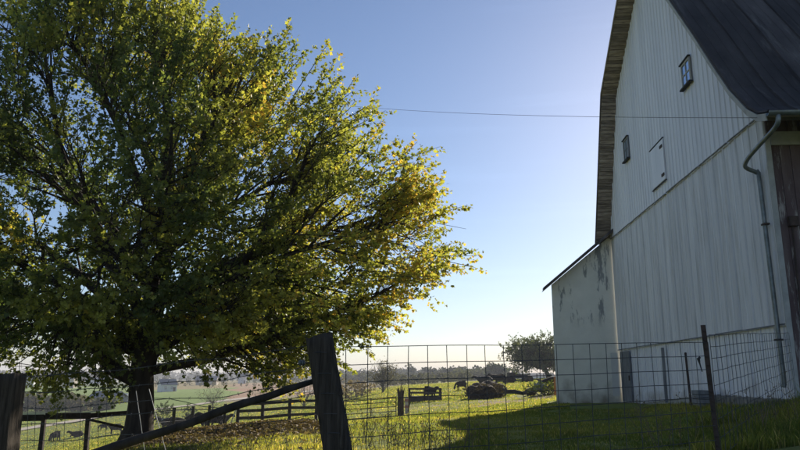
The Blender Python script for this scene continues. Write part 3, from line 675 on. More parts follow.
for (a, b, r0, bend) in limbs:
    while env(b) > 0.9: b = a.lerp(b, 0.95)
    pts = curve(a, b, bend, 9); mb = MB(); mb.tube(pts, [r0 * (1 - 0.8 * i / 8) for i in range(9)], 8, True, 0.05); mb.build('limb', M_bark, maple, True)
    LL = (b - a).length; ns = int(9 + LL * 1.7)
    for s in range(ns):
        f = 0.2 + 0.8 * (s + rnd.random()) / ns; i = min(int(f * 8), 7); p = pts[i].lerp(pts[i + 1], f * 8 - i) if f < 1 else pts[-1]
        dr = (pts[i + 1] - pts[i]).normalized(); out = (p - EC); out.z *= 0.6; out = out.normalized()
        d = (dr * 0.55 + rv() * 0.8 + out * 0.7 + Vector((0, 0, 0.12))).normalized(); ln = rnd.uniform(1.5, 3.0) * (1.1 - 0.35 * f)
        q = p + d * ln; tries = 0
        while env(q) > 0.97 and tries < 12: ln *= 0.85; q = p + d * ln; tries += 1
        if env(p) > 1.0: continue
        sp = curve(p, q, Vector((0, 0, rnd.uniform(-0.1, 0.3))), 5); tw.tube(sp, [0.035, 0.028, 0.02, 0.013, 0.006], 4, False)
        for k_ in range(int(3 + ln * 4.0)):
            g = rnd.uniform(0.12, 1.0); j = min(int(g * 4), 3); m_ = sp[j].lerp(sp[j + 1], g * 4 - j)
            o_ = (m_ - EC); o_.z = o_.z * 0.5; o_ = o_.normalized()
            e = (d * 0.4 + rv() * 0.85 + o_ * 0.45 + Vector((0, 0, 0.15))).normalized(); l2 = rnd.uniform(0.5, 1.25)
            if env(m_ + e * l2) > 1.04: l2 *= 0.5
            if env(m_ + e * l2) > 1.08: continue
            tw.tube([m_, m_ + e * l2 * 0.5 + rv() * 0.04, m_ + e * l2], [0.011, 0.008, 0.004], 3, False)
            for h_ in range(3):
                st = m_ + e * l2 * rnd.uniform(0.25, 0.95); od = (st - EC).normalized()
                e2 = (e * 0.6 + rv() * 0.65 + od * 0.25 + Vector((0.08, 0, 0.22))).normalized(); shoots.append((st, e2, rnd.uniform(0.3, 0.75)))
shoots = [s_ for s_ in shoots if not (noise.noise(s_[0] * 0.75) < -0.16 and rnd.random() < (0.8 if (s_[0].x > -2 or s_[0].z < 4) else 0.45))]
# long leading shoots at the sunlit right rim, pointing out and up
for i in range(700):
    th = rnd.uniform(-1.5, 1.7); ph = rnd.uniform(-0.7, 1.3); dirv = Vector((math.cos(ph) * math.cos(th), math.cos(ph) * math.sin(th), math.sin(ph)))
    lo, hi = 0.0, 12.0
    for _ in range(14):
        mid = (lo + hi) / 2
        if env(EC + dirv * mid) < 0.97: lo = mid
        else: hi = mid
    p = EC + dirv * (lo - 0.35); e = (dirv * 0.75 + rv() * 0.3 + Vector((0.1, 0, 0.42 if ph > 0 else 0.12))).normalized(); ln = rnd.uniform(0.6, 1.3)
    tw.tube([p - e * 0.4, p + e * ln * 0.5, p + e * ln], [0.012, 0.009, 0.004], 3, False)
    for k_ in range(5): shoots.append((p + e * ln * (k_ / 5), (e * 0.9 + rv() * 0.4).normalized(), rnd.uniform(0.25, 0.45)))
tag(tw.build('twig', M_bark, maple), kind='stuff')

def leaf_mesh(name, shoots, per, size, colfn, mt):
    """5-pointed leaves in alternate pairs along shoots, numpy"""
    P = np.array([s[0][:] for s in shoots]); D = np.array([s[1][:] for s in shoots]); LN = np.array([s[2] for s in shoots]); n_ = len(P)
    reps = np.repeat(np.arange(n_), per); m = len(reps)
    f = NR.rand(m); pos = P[reps] + D[reps] * (LN[reps] * f)[:, None]
    rnds = NR.normal(size=(m, 3)); ax = D[reps] * 0.45 + rnds * 0.6 + np.array([0, 0, -0.25]); ax /= np.linalg.norm(ax, axis=1)[:, None]
    nr = NR.normal(size=(m, 3)) * 0.75 + np.array([0, 0, 0.65]); u = np.cross(ax, nr); u /= np.linalg.norm(u, axis=1)[:, None] + 1e-9; nn_ = np.cross(u, ax)
    sz = size * NR.uniform(0.5, 1.45, m); pos = pos + ax * (sz * 0.35)[:, None]
    shape = [(0, 0, 0), (-0.34, 0.10, 0.06), (-0.55, 0.62, 0.13), (-0.18, 0.62, 0.04), (0, 1.08, -0.05), (0.18, 0.62, 0.04), (0.55, 0.62, 0.13), (0.34, 0.10, 0.06)]
    V = np.zeros((m, 8, 3))
    for i, (a, b, c) in enumerate(shape): V[:, i] = pos + u * (a * sz)[:, None] + ax * (b * sz)[:, None] + nn_ * (c * sz)[:, None]
    fc = np.array([0, 1, 2, 3, 0, 3, 4, 5, 0, 5, 6, 7]); F = (np.arange(m)[:, None] * 8 + fc[None]).ravel()
    C = np.repeat(colfn(pos, m), 8, axis=0)
    return np_mesh(name, V.reshape(-1, 3), F, 4, mt, C)
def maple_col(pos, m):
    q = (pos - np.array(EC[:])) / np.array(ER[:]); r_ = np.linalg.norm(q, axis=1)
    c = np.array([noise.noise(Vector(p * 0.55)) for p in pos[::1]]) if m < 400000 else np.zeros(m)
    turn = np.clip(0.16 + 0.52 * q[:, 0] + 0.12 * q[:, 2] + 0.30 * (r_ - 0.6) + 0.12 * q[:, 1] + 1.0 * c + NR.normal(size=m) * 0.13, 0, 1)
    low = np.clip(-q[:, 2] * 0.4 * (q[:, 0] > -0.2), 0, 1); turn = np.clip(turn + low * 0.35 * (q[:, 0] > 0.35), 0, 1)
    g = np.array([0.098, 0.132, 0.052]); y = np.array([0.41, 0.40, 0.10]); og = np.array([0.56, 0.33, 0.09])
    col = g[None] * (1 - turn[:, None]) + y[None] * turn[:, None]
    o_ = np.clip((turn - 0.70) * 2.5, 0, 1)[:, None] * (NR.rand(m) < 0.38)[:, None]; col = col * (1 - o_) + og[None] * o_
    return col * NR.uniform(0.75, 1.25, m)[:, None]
print('shoots', len(shoots))
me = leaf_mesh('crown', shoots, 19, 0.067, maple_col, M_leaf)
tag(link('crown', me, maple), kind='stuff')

# ------------------------------------------------------------ generic small trees
def make_tree(name, label, pos, H, W, nleaf, lsize, cols, trunk_r, trunk_h, nb=14, group=None, multi=False, tm=None, cat='tree', zc=0.62, lean=0.0, flat=1.0):
    root = empty(name, pos, 0, label, cat, group); tm = tm or M_bark
    mb = MB(); mb.tube([(0, 0, -0.2), (lean * 0.3, 0, trunk_h), (lean, 0, H * 0.7)], [trunk_r * 1.3, trunk_r, trunk_r * 0.3], 7, True, 0.05); mb.build('trunk', tm, root, True)
    bw = MB(); sh = []; rr = random.Random(int(abs(pos.x * 31 + pos.y * 17)))
    def v3(): return Vector((rr.gauss(0, 1), rr.gauss(0, 1), rr.gauss(0, 1))).normalized()
    for i in range(nb):
        az = 2 * math.pi * (i + rr.random()) / nb * 2.4; el = rr.uniform(-0.25, 1.3)
        z0 = trunk_h * rr.uniform(0.6, 1.3) if not multi else rr.uniform(0.1, trunk_h); c = Vector((lean, 0, H * zc))
        e = c + Vector((math.cos(az) * math.cos(el) * W / 2, math.sin(az) * math.cos(el) * W / 2, math.sin(el) * H * (1 - zc) * flat)) * rr.uniform(0.7, 1.0)
        st = Vector((lean * 0.3, 0, z0)); pts = [st, st.lerp(e, 0.35) + v3() * 0.05 * W, st.lerp(e, 0.7) + v3() * 0.06 * W, e]
        bw.tube(pts, [trunk_r * 0.45, trunk_r * 0.3, trunk_r * 0.17, trunk_r * 0.05], 4, False)
        for k in range(9):
            f = rr.uniform(0.3, 1); p = st.lerp(e, f); d = ((e - st).normalized() * 0.5 + v3()).normalized(); l = rr.uniform(0.1, 0.24) * W
            bw.tube([p, p + d * l * 0.5 + v3() * 0.02 * W, p + d * l], [trunk_r * 0.12, trunk_r * 0.07, trunk_r * 0.025], 3, False)
            for q in range(4):
                s0 = p + d * l * rr.uniform(0.2, 1); d2 = (d + v3()).normalized(); l2 = rr.uniform(0.04, 0.10) * W
                bw.tube([s0, s0 + d2 * l2], [trunk_r * 0.05, trunk_r * 0.02], 3, False); sh.append((s0, d2, l2 * 1.4))
    bw.build('branch', tm, root)
    if nleaf:
        def cf(pos_, m): t_ = NR.rand(m)[:, None]; return (np.array(cols[0])[None] * (1 - t_) + np.array(cols[1])[None] * t_) * NR.uniform(0.7, 1.3, m)[:, None]
        per = max(1, nleaf // len(sh)); tag(link('crown', leaf_mesh('crown', sh, per, lsize, cf, M_fleaf), root), kind='stuff')
    return root
G1 = ((0.055, 0.075, 0.028), (0.12, 0.13, 0.05)); G2 = ((0.10, 0.09, 0.06), (0.17, 0.15, 0.09)); G3 = ((0.05, 0.07, 0.035), (0.09, 0.11, 0.05))
make_tree('spreading_tree', 'wide grey-green pasture tree on the rise just left of the barn wing', on(550, 128), 7.0, 11.5, 36000, 0.18, ((0.10, 0.125, 0.065), (0.18, 0.19, 0.10)), 0.34, 2.2, 48, lean=-2.4, zc=0.56)
make_tree('willow_tree', 'pale half-bare many-stemmed tree behind the tube gate', on(383, 112), 4.9, 6.2, 2600, 0.13, G2, 0.16, 1.3, 22, multi=True, tm=M_twig, zc=0.5)
make_tree('bare_tree', 'small leafless tree in the brown field just right of the bushy sapling', on(213, 118), 5.2, 5.5, 250, 0.10, G2, 0.10, 1.8, 14, tm=M_twig)
make_tree('bare_tree', 'small leafless tree standing above the middle of the board fence', on(304, 105), 4.6, 6.0, 200, 0.10, G2, 0.10, 1.2, 14, tm=M_twig, multi=True)
make_tree('bare_tree', 'thin leafless tree above the left end of the board fence', on(262, 130), 4.2, 4.5, 150, 0.10, G2, 0.08, 1.2, 12, tm=M_twig)
make_tree('bare_tree', 'short bare tree rising left of the leaning corner post', on(330, 120), 3.6, 5.5, 500, 0.12, G2, 0.08, 0.8, 12, tm=M_twig, multi=True)
def bush(name, label, pos, H, W, n_, ls, cols, cat='bush', group=None):
    root = empty(name, pos, 0, label, cat, group); rr = random.Random(int(abs(pos.x * 13 + pos.y * 7)))
    sh = []; st = MB()
    for i in range(max(30, n_ // 14)):
        v = Vector((rr.gauss(0, 1), rr.gauss(0, 1), rr.gauss(0, 1))).normalized(); r_ = rr.uniform(0.35, 1.0) * (1 + 0.3 * noise.noise(v * 1.6 + pos * 0.1))
        p = Vector((v.x * W / 2 * r_, v.y * W / 2 * r_, H * 0.5 + v.z * H * 0.5 * r_)); sh.append((p, (v + Vector((0, 0, 0.5))).normalized(), 0.12 * H))
        if i % 6 == 0: st.tube([(v.x * 0.1, v.y * 0.1, -0.2), tuple(p)], [0.05, 0.01], 3, False)
    def cf(pos_, m): t_ = NR.rand(m)[:, None]; return (np.array(cols[0])[None] * (1 - t_) + np.array(cols[1])[None] * t_) * NR.uniform(0.7, 1.3, m)[:, None]
    st.build('stem', M_twig, root); tag(link('foliage', leaf_mesh('foliage', sh, 14, ls, cf, M_fleaf), root), kind='stuff'); return root
bush('sapling', 'round green sapling just right of the maple trunk', on(165, 112), 3.4, 2.6, 1500, 0.16, G3, 'sapling')
bush('bush', 'dark low bush above the cattle between sapling and bare tree', on(190, 122), 2.3, 2.6, 900, 0.16, G3)
for px, Y, H, W, cc, lb in ((38, 196, 5.0, 8, G2, 'grey-green thicket left of the grey-roofed shed'), (58, 190, 4.6, 9, G3, 'darker thicket half hiding the left shed'), (70, 198, 4.4, 9, G2, 'tangled grey thicket in the middle of the farmyard'),
                           (82, 188, 3.4, 8, G2, 'low brownish thicket between the two sheds'), (104, 186, 3.0, 6, G1, 'small green bush in front of the long grey shed'), (22, 200, 4.6, 8, G3, 'thicket beside the far left timber post')):
    bush('thicket', lb, on(px, Y), H, W, 1500, 0.5, cc, 'bush')
for px, Y, H, W in ((352, 108, 2.6, 5.5), (343, 118, 3.2, 6), (362, 125, 2.2, 5)):
    bush('scrub', {352: 'pinkish dry scrub at the left foot of the pale tree', 343: 'taller dry scrub right behind the leaning post', 362: 'lowest dry scrub beneath the pale tree'}[px], on(px, Y), H, W, 1000, 0.18, ((0.20, 0.14, 0.10), (0.26, 0.20, 0.13)), 'bush')

# distant woods
def woods(name, spans, label):
    V = []; C = []
    for (p0, p1, Y, h, n_, col, nt_) in spans:
        for i in range(n_):
            px = p0 + (p1 - p0) * (i + NR.rand()) / n_; Yt = Y * NR.uniform(0.93, 1.1); b = at(px, Yt); z = gz(b.x, b.y); ht = h * NR.uniform(0.65, 1.25); wd = ht * NR.uniform(0.7, 1.1)
            q = NR.normal(size=(nt_, 3)); q /= np.linalg.norm(q, axis=1)[:, None]; q *= NR.uniform(0.5, 1.0, nt_)[:, None]
            c = np.stack([b.x + q[:, 0] * wd * 0.5, b.y + q[:, 1] * wd * 0.5, z + ht * 0.5 + q[:, 2] * ht * 0.55], 1)
            s = ht * 0.10
            for k in range(4): pass
            d1 = NR.normal(size=(nt_, 3)); d1 /= np.linalg.norm(d1, axis=1)[:, None]; d2 = np.cross(d1, NR.normal(size=(nt_, 3))); d2 /= np.linalg.norm(d2, axis=1)[:, None]
            quad = np.stack([c - d1 * s, c - d2 * s * 0.8, c + d1 * s, c + d2 * s * 0.8], 1); V.append(quad.reshape(-1, 3))
            cc = np.array(col) * NR.uniform(0.8, 1.2); C.append(np.tile(cc, (nt_ * 4, 1)))
    V = np.concatenate(V); C = np.concatenate(C); o = link(name, np_mesh(name, V, np.arange(len(V)), 4, M_fleaf, C)); return tag(o, label, 'woods', kind='stuff')
DB = (0.035, 0.045, 0.03)
woods('distant_woods', [(-60, 130, 900, 11, 90, DB, 140), (100, 345, 1100, 12, 110, DB, 120), (-60, 345, 560, 6, 60, (0.06, 0.065, 0.04), 110), (330, 470, 620, 8, 100, DB, 130), (340, 480, 420, 4.5, 60, (0.07, 0.075, 0.045), 120),
                        (426, 500, 420, 6.5, 60, DB, 140), (455, 500, 330, 5.0, 26, (0.07, 0.075, 0.04), 140), (440, 560, 800, 5, 60, DB, 110), (100, 350, 380, 2.4, 40, (0.09, 0.085, 0.05), 80), (380, 470, 230, 3.0, 40, (0.09, 0.09, 0.055), 120)], 'blue-grey belt of woods along the horizon')
for px, Y, H, W, lb in ((411, 420, 9.5, 5.5, 'lone upright tree poking above the horizon woods'), (494, 300, 7.2, 6.5, 'left one of the far tree pair above the pasture'), (501, 300, 6.4, 7.5, 'broader one of the far tree pair above the pasture'), (513, 330, 5.0, 8, 'low far tree just left of the spreading tree'), (428, 440, 8.5, 8, 'rounded tree at the left end of the dark horizon woods')):
    bush('far_tree', lb, on(px, Y), H, W, 900, 0.7, ((0.035, 0.05, 0.03), (0.06, 0.075, 0.04)), 'tree')

# ------------------------------------------------------------ far farm buildings
def building(name, label, px, Y, w_, d_, h_, rh, mw, mr, rz=0.0, wins=2, cat='farm building'):
    p = on(px, Y); e = empty(name, (p.x, p.y, p.z - 0.2), rz, label, cat)
    mb = MB(); V = [(-w_ / 2, -d_ / 2, 0), (w_ / 2, -d_ / 2, 0), (w_ / 2, d_ / 2, 0), (-w_ / 2, d_ / 2, 0)]; V += [(x, y, h_) for x, y, _ in V]; V += [(-w_ / 2, 0, h_ + rh - 0.06), (w_ / 2, 0, h_ + rh - 0.06)]
    mb.add(V, [(0, 1, 5, 4), (2, 3, 7, 6), (1, 2, 6, 9, 5), (3, 0, 4, 8, 7), (3, 2, 1, 0)]); mb.build('wall', mw, e)
    o = 0.3; mb = MB(); a = d_ / 2 + o; zz = h_ - rh * o / (d_ / 2)
    V = [(-w_ / 2 - o, -a, zz), (w_ / 2 + o, -a, zz), (w_ / 2 + o, 0, h_ + rh), (-w_ / 2 - o, 0, h_ + rh), (-w_ / 2 - o, a, zz), (w_ / 2 + o, a, zz)]
    V += [(x, y, z + 0.15) for x, y, z in V]; mb.add(V, [(6, 7, 8, 9), (9, 8, 11, 10), (3, 2, 1, 0), (4, 5, 2, 3), (0, 1, 7, 6), (5, 4, 10, 11), (1, 2, 8, 7), (2, 5, 11, 8), (3, 0, 6, 9), (4, 3, 9, 10)]); mb.build('roof', mr, e)
    for i in range(wins):
        x = -w_ / 2 + w_ * (i + 0.7) / (wins + 0.5); mb = MB(); mb.box(x - 0.45, x + 0.45, -d_ / 2 - 0.05, -d_ / 2 - 0.003, h_ * 0.4, h_ * 0.75); f = mb.build('window', M_dark, e)
        mb = MB(); mb.box(x - 0.38, x + 0.38, -d_ / 2 - 0.06, -d_ / 2 - 0.052, h_ * 0.43, h_ * 0.72); mb.build('pane', M_glass, f)
    mb = MB(); mb.box(w_ / 2 - 1.5, w_ / 2 - 0.5, -d_ / 2 - 0.05, -d_ / 2 - 0.003, 0, 2.0); mb.build('door', M_dark, e)
    return e
building('shed', 'grey-roofed low shed left of centre in the far farmyard', 48, 210, 7.5, 6, 1.5, 2.0, M_farroof, M_farroof, 0.5, 1)
building('shed', 'long dark grey shed with a pale end beside the maple trunk', 108, 212, 9.0, 7, 1.8, 1.9, M_farroof, M_farroof, -0.35, 2)
building('shed', 'small white lean shed at the right end of the long grey shed', 122, 216, 3.4, 4, 1.8, 0.8, M_white, M_white, -0.2, 1)
building('house', 'white-ended grey farmhouse seen right of the maple trunk', 166, 290, 6.2, 5.5, 3.0, 2.0, M_white, M_farroof, 0.6, 2, 'house')
building('house', 'small white house behind leaves near the left post', 25, 420, 8, 7, 3.6, 2.4, M_white, M_farroof, 0.3, 2, 'house')
building('house', 'tan tall house among far trees left of the maple trunk', 68, 400, 6, 6, 5.5, 2.5, M_tan, M_farroof, 0.1, 2, 'house')
building('barn', 'long white far barn above the green field left of the trunk', 100, 560, 22, 9, 2.6, 2.0, M_white, M_farroof, 0.05, 4, 'barn')
building('barn', 'grey barn under the maple leaves on the brown slope', 206, 430, 12, 8, 3.0, 2.2, M_tan, M_farroof, 0.1, 3, 'barn')
building('house', 'white speck of a farmhouse above the left part of the board fence', 241, 470, 5, 5, 4.5, 2.5, M_white, M_farroof, 0.2, 1, 'house')
building('barn', 'wide low white barn on the horizon below the spreading tree', 532, 420, 26, 10, 2.4, 1.8, M_white, M_farroof, 0.0, 4, 'barn')

# ------------------------------------------------------------ pasture fences
def board_fence(name, label, posts, H, nrail, pw, rw, gaps=None, mt=None, round_=False, topw=None, top_=0.06):
    p0 = posts[0]; e = empty(name, p0, 0, label, 'fence'); mt = mt or M_rail
    for i, p in enumerate(posts):
        mb = MB(); q = p - p0
        if round_: mb.tube([q + Vector((0, 0, -0.3)), q + Vector((0, 0, H + 0.08))], pw / 2, 8)
        else: mb.box(q.x - pw / 2, q.x + pw / 2, q.y - pw / 2, q.y + pw / 2, q.z - 0.3, q.z + H + top_, None, 0.008)
        mb.build('post', mt, e)
    for a, b in zip(posts[:-1], posts[1:]):
        for k in range(nrail):
            z = H * (k + 0.9) / nrail - 0.04; s = (b - a); s.z = 0; s.normalize(); off = Vector((s.y, -s.x, 0)) * (pw / 2 + 0.02)
            mb = MB(); mb.beam(a - p0 + Vector((0, 0, z + rnd.uniform(-0.02, 0.02))) + off, b - p0 + Vector((0, 0, z + rnd.uniform(-0.02, 0.02))) + off, 0.035, topw if (topw and k == nrail - 1) else rw, 0.004); mb.build('rail', mt, e)
    return e
def fp(px, pyt, Y, H): # post whose top shows at given row
    p = on(px, Y); return p
board_fence('board_fence', 'dark four-rail board fence standing on the pasture between the brace pole and leaning post', [on(238.5, 37.5), on(263, 38.2), on(290, 39.0), on(316.5, 40.5)], 1.42, 4, 0.16, 0.15)
# left paddock fence with heavy top board
P = []
for px, Y, top in ((8, 17.2, 416), (45.5, 17.6, 415), (90, 18.4, 414)):
    p = on(px, Y); p.z = ipt(px, top, Y).z - 1.22; P.append(p)
e = board_fence('paddock_fence', 'paddock fence with one heavy top board left of the maple trunk', P, 1.35, 1, 0.10, 0.15, top_=-0.13)
endp = at(128, 19.0); endp.z = ipt(128, 413, 19).z; mb = MB(); mb.beam(P[2] - P[0] + Vector((0, -0.08, 1.18)), endp - P[0], 0.035, 0.12); mb.build('rail', M_rail, e)
mb = MB(); mb.beam(P[2] - P[0] + Vector((0, -0.1, 1.1)), at(135, 19.5) - P[0] + Vector((0, 0, -2.0)) - Vector((0, 0, P[0].z * 0)) if False else endp - P[0] + Vector((0.2, 0.2, -0.45)), 0.03, 0.06); mb.build('rail', M_rail, e)
P = [on(153, 31), on(174.5, 33), on(193, 34.5), on(209.5, 36), on(225, 37)]
e = empty('wire_paddock_fence', P[0], 0, 'row of dark wire-strung posts before the cattle right of the trunk', 'fence')
for p in P:
    mb = MB(); q = p - P[0]; mb.tube([q + Vector((0, 0, -0.3)), q + Vector((rnd.uniform(-0.03, 0.03), 0, 1.35))], 0.075, 7, True, 0.05); mb.build('post', M_rail, e)
for a, b in zip(P[:-1], P[1:]):
    for z in (0.35, 0.75, 1.2): mb = MB(); mb.tube([a - P[0] + Vector((0, 0, z)), b - P[0] + Vector((0, 0, z))], 0.008, 3); mb.build('wire', M_wire, e)
mb = MB(); mb.tube([on(229, 36.5), on(238, 36.5) + Vector((0, 0, 1.3))], 0.03, 6); tag(mb.build('stick', M_white_rod), 'pale stick leaning on the left end of the board fence', 'stick')
# tube gate to the splintered post
gp = [on(344, 42.5), on(371, 42.5), on(396, 42.5)]
g = empty('tube_gate', gp[0], 0, 'long metal tube gate between leaning post and the splintered post', 'gate')
zt = 1.25
for k in range(5):
    z0 = 0.12 + k * 0.27; mb = MB(); mb.tube([Vector((0, 0, z0)), gp[2] - gp[0] + Vector((0, 0, z0))], 0.024, 6); mb.build('tube', M_rust, g)
for q in (gp[0], gp[1], gp[2]): mb = MB(); mb.tube([q - gp[0] + Vector((0, 0, 0.1)), q - gp[0] + Vector((0, 0, 1.24))], 0.028, 6); mb.build('upright', M_rust, g)
sp = on(400.5, 43); e = empty('splintered_post', sp, 0, 'thick dark bundled post with splintered jagged top at the gate end', 'post')
for i in range(9):
    an = i * 0.7; x = 0.13 * math.cos(an) * (0.6 + 0.4 * rnd.random()); y = 0.15 * math.sin(an); h = rnd.uniform(1.35, 1.95)
    mb = MB(); mb.tube([(x, y, -0.2), (x * 1.05, y, h * 0.7), (x * 1.9, y, h)], [0.085, 0.07, 0.012], 6, True, 0.06); mb.build('stake', M_wood, e)
sp = on(406.5, 46); e = empty('marker_post', sp, 0, 'pale white and red patched post just right of the splintered post', 'post')
mb = MB(); mb.box(-0.09, 0.09, -0.09, 0.09, -0.2, 1.0, None, 0.01); mb.build('post', mat('mottled_pale_post', (0.25, 0.22, 0.2), (0.6, 0.55, 0.52), scale=14, rough=0.9), e)
for z in (0.35, 0.75): mb = MB(); mb.box(-0.14, 0.16, -0.11, -0.093, z, z + 0.16); mb.build('patch', M_red, e)
mb = MB(); mb.beam((0.1, 0, 0.1), (0.32, 0, 1.3), 0.07, 0.05); mb.build('brace', M_rust, e)
# cattle pen
pen = empty('cattle_feeder', on(409.5, 60), 0, 'dark railed cattle feeder on the pasture right of the splintered post', 'feeder'); po = on(409.5, 60)
for (px, dy) in ((409.5, 0), (424.5, 0), (441, 0), (409.5, 1.6), (441, 1.6)):
    q = at(px, 60) - at(409.5, 60) + Vector((0, dy, 0)); mb = MB(); mb.box(q.x - 0.07, q.x + 0.07, q.y - 0.07, q.y + 0.07, -0.2, 1.15); mb.build('post', M_rail, pen)
xw = at(441, 60).x - at(409.5, 60).x
for dy in (0, 1.6):
    for z in (0.78, 1.1, 0.15): mb = MB(); mb.box(-0.08, xw + 0.08, dy - 0.1, dy - 0.072, z - 0.06, z + 0.06); mb.build('rail', M_rail, pen)
mb = MB(); mb.box(0, xw, 0.2, 1.4, 0.1, 0.5); mb.build('trough', M_dark, pen)

# ------------------------------------------------------------ cattle
def skinned(name, nodes, edges, mt):
    me = bpy.data.meshes.new(name); me.from_pydata([n_[0] for n_ in nodes], edges, []); o = bpy.data.objects.new(name, me); COL.objects.link(o)
    sk = o.modifiers.new('s', 'SKIN'); 
    for i, n_ in enumerate(nodes):
        r_ = n_[1]; me.skin_vertices[0].data[i].radius = r_ if hasattr(r_, '__len__') else (r_, r_)
    me.skin_vertices[0].data[0].use_root = True
    o.modifiers.new('u', 'SUBSURF').levels = 1
    dg = bpy.context.evaluated_depsgraph_get(); dg.update(); m2 = bpy.data.meshes.new_from_object(o.evaluated_get(dg)); m2.name = name
    bpy.data.objects.remove(o); m2.materials.clear(); m2.materials.append(mt); m2.polygons.foreach_set('use_smooth', [True] * len(m2.polygons)); return m2
def cow_mesh(pose, mt):
    dz = -0.62 if pose == 'lying' else 0
    N = [((-0.25, 0, 1.02 + dz), (0.40, 0.47)), ((-0.85, 0, 1.06 + dz), (0.34, 0.38)), ((0.4, 0, 0.99 + dz), (0.36, 0.44)), ((0.72, 0, 1.15 + dz), (0.22, 0.25))]
    E = [(0, 1), (0, 2), (2, 3)]
    if pose == 'grazing': hd_ = [((0.98, 0, 0.82), 0.15), ((1.12, 0, 0.42), 0.13), ((1.22, 0, 0.14), 0.08)]
    else: hd_ = [((0.98, 0, 1.36 + dz), 0.15), ((1.2, 0, 1.42 + dz), 0.14), ((1.5, 0, 1.2 + dz), 0.085)]
    b = len(N); N += hd_; E += [(3, b), (b, b + 1), (b + 1, b + 2)]
    for sx in (1, -1):  # ears
        N.append(((hd_[1][0][0] - 0.02, 0.22 * sx, hd_[1][0][2] + 0.05), 0.04)); E.append((b + 1, len(N) - 1))
    for x, at_ in ((0.42, 2), (-0.85, 1)):
        for sy in (1, -1):
            k = len(N)
            if pose == 'lying': N += [((x, 0.26 * sy, 0.30), 0.12), ((x + 0.35, 0.36 * sy, 0.12), 0.08), ((x + 0.05, 0.40 * sy, 0.06), 0.05)]
            elif x > 0: N += [((x + 0.03, 0.19 * sy, 0.68), 0.12), ((x + 0.02, 0.17 * sy, 0.40), 0.07), ((x + 0.04, 0.17 * sy, 0.03), 0.065)]
            else: N += [((x + 0.08, 0.20 * sy, 0.75), 0.15), ((x - 0.10, 0.18 * sy, 0.46), 0.075), ((x - 0.04, 0.18 * sy, 0.03), 0.065)]
            E += [(at_, k), (k, k + 1), (k + 1, k + 2)]
    k = len(N); N += [((-1.16, 0, 1.1 + dz), 0.04), ((-1.2, 0, 0.75 + dz * 0.6), 0.03), ((-1.18, 0, 0.5 + dz * 0.5), 0.05)]; E += [(1, k), (k, k + 1), (k + 1, k + 2)]
    return skinned('cow', N, E, mt)
cm = {(p_, m_.name): cow_mesh(p_, m_) for p_, m_ in (('standing', M_cow), ('grazing', M_cow), ('lying', M_cow), ('standing', M_cow2), ('standing', M_hide3))}
def cow(px, Y, rz, pose, label, sc=1.0, m_=M_cow):
    o = link('cow', cm[(pose, m_.name)], None, on(px, Y), rz); o.scale = (sc,) * 3; return tag(o, label, 'cow', 'cattle in the pastures')
cow(58, 106, R(-100), 'grazing', 'black cow seen end-on in the valley just right of the first paddock fence post', 1.0)
cow(79, 110, R(180), 'lying', 'black cow lying flat on the valley grass between two fence posts', 1.0)
cow(105, 118, R(175), 'grazing', 'small black calf grazing left of a bigger cow by the trunk', 0.7)
cow(117, 105, R(185), 'standing', 'black cow standing broadside close to the left of the maple trunk', 1.0)
cow(169, 78, R(182), 'standing', 'black and white cow facing left just right of the maple trunk', 1.0, M_cow2)
cow(178, 76, R(10), 'grazing', 'black cow with head down between the first two wire fence posts', 0.95)
cow(199, 66, R(5), 'standing', 'black cow behind the third post of the wire fence', 1.0)
cow(212, 64, R(178), 'standing', 'black cow behind the fourth post of the wire fence', 1.0)
cow(222, 70, R(20), 'standing', 'rearmost black cow at the right end of the wire fence', 0.9)
cow(461, 85, R(205), 'grazing', 'small black calf grazing alone on the open pasture right of the feeder', 0.75)
cow(431, 63, R(-55), 'standing', 'black cow facing the camera behind the cattle feeder', 0.78)
#cow(416, 64, R(0), 'standing', 'dark cow broadside behind the left half of the feeder', 0.8)
cow(484, 92, R(170), 'standing', 'black cow with pale back standing above the dark hay heap', 1.0, M_cow2)
cow(494, 100, R(12), 'standing', 'black cow left of two beyond the dark hay heap', 1.0)
cow(500, 98, R(170), 'grazing', 'black cow grazing right of two beyond the dark hay heap', 0.95)
cow(509, 104, R(180), 'lying', 'brownish cow lying left of the dark farm wagon', 1.0)

# ------------------------------------------------------------ hay heap, wagon, logs
def bale(px, Y, rz, label, r_=0.64, ln=1.2, dz=0.0):
    p = on(px, Y); mb = MB(); n_ = 18; rings = 7
    for i in range(rings + 1):
        y = ln * (i / rings - 0.5); rr_ = r_ * (0.9 if i in (0, rings) else 1.0)
        for j in range(n_):
            a = 2 * math.pi * j / n_; q = rr_ * (1 + 0.22 * noise.noise(Vector((math.cos(a) * 1.6, y * 2, math.sin(a) * 1.6 + px))) + rnd.uniform(-0.04, 0.04)); zz = q * math.sin(a); zz = max(zz, -r_ * 0.82)
            mb.v.append((q * math.cos(a), y, zz + r_ * 0.82))
    for i in range(rings):
        for j in range(n_): k = (j + 1) % n_; mb.f.append((i * n_ + j, i * n_ + k, (i + 1) * n_ + k, (i + 1) * n_ + j))
    mb.f.append(tuple(range(n_))); mb.f.append(tuple(rings * n_ + j for j in reversed(range(n_))))
    o = mb.build('hay_bale', M_bale, None, True, (p.x, p.y, p.z - 0.05 + dz), rz); return tag(o, label, 'hay bale', 'old hay bales heaped on the pasture')
bale(476, 59.5, R(95), 'leftmost old round bale of the dark heap'); bale(488, 59, R(12), 'front brownish round bale of the dark heap showing its round end', 0.62); bale(497, 61, R(80), 'right old round bale of the dark heap')
bale(480, 62, R(70), 'rear left old bale of the dark heap', 0.7); bale(490, 63, R(100), 'rear right old bale of the dark heap', 0.74)
bale(474, 66, R(85), 'small separate bale left behind the dark heap', 0.5, 1.4)
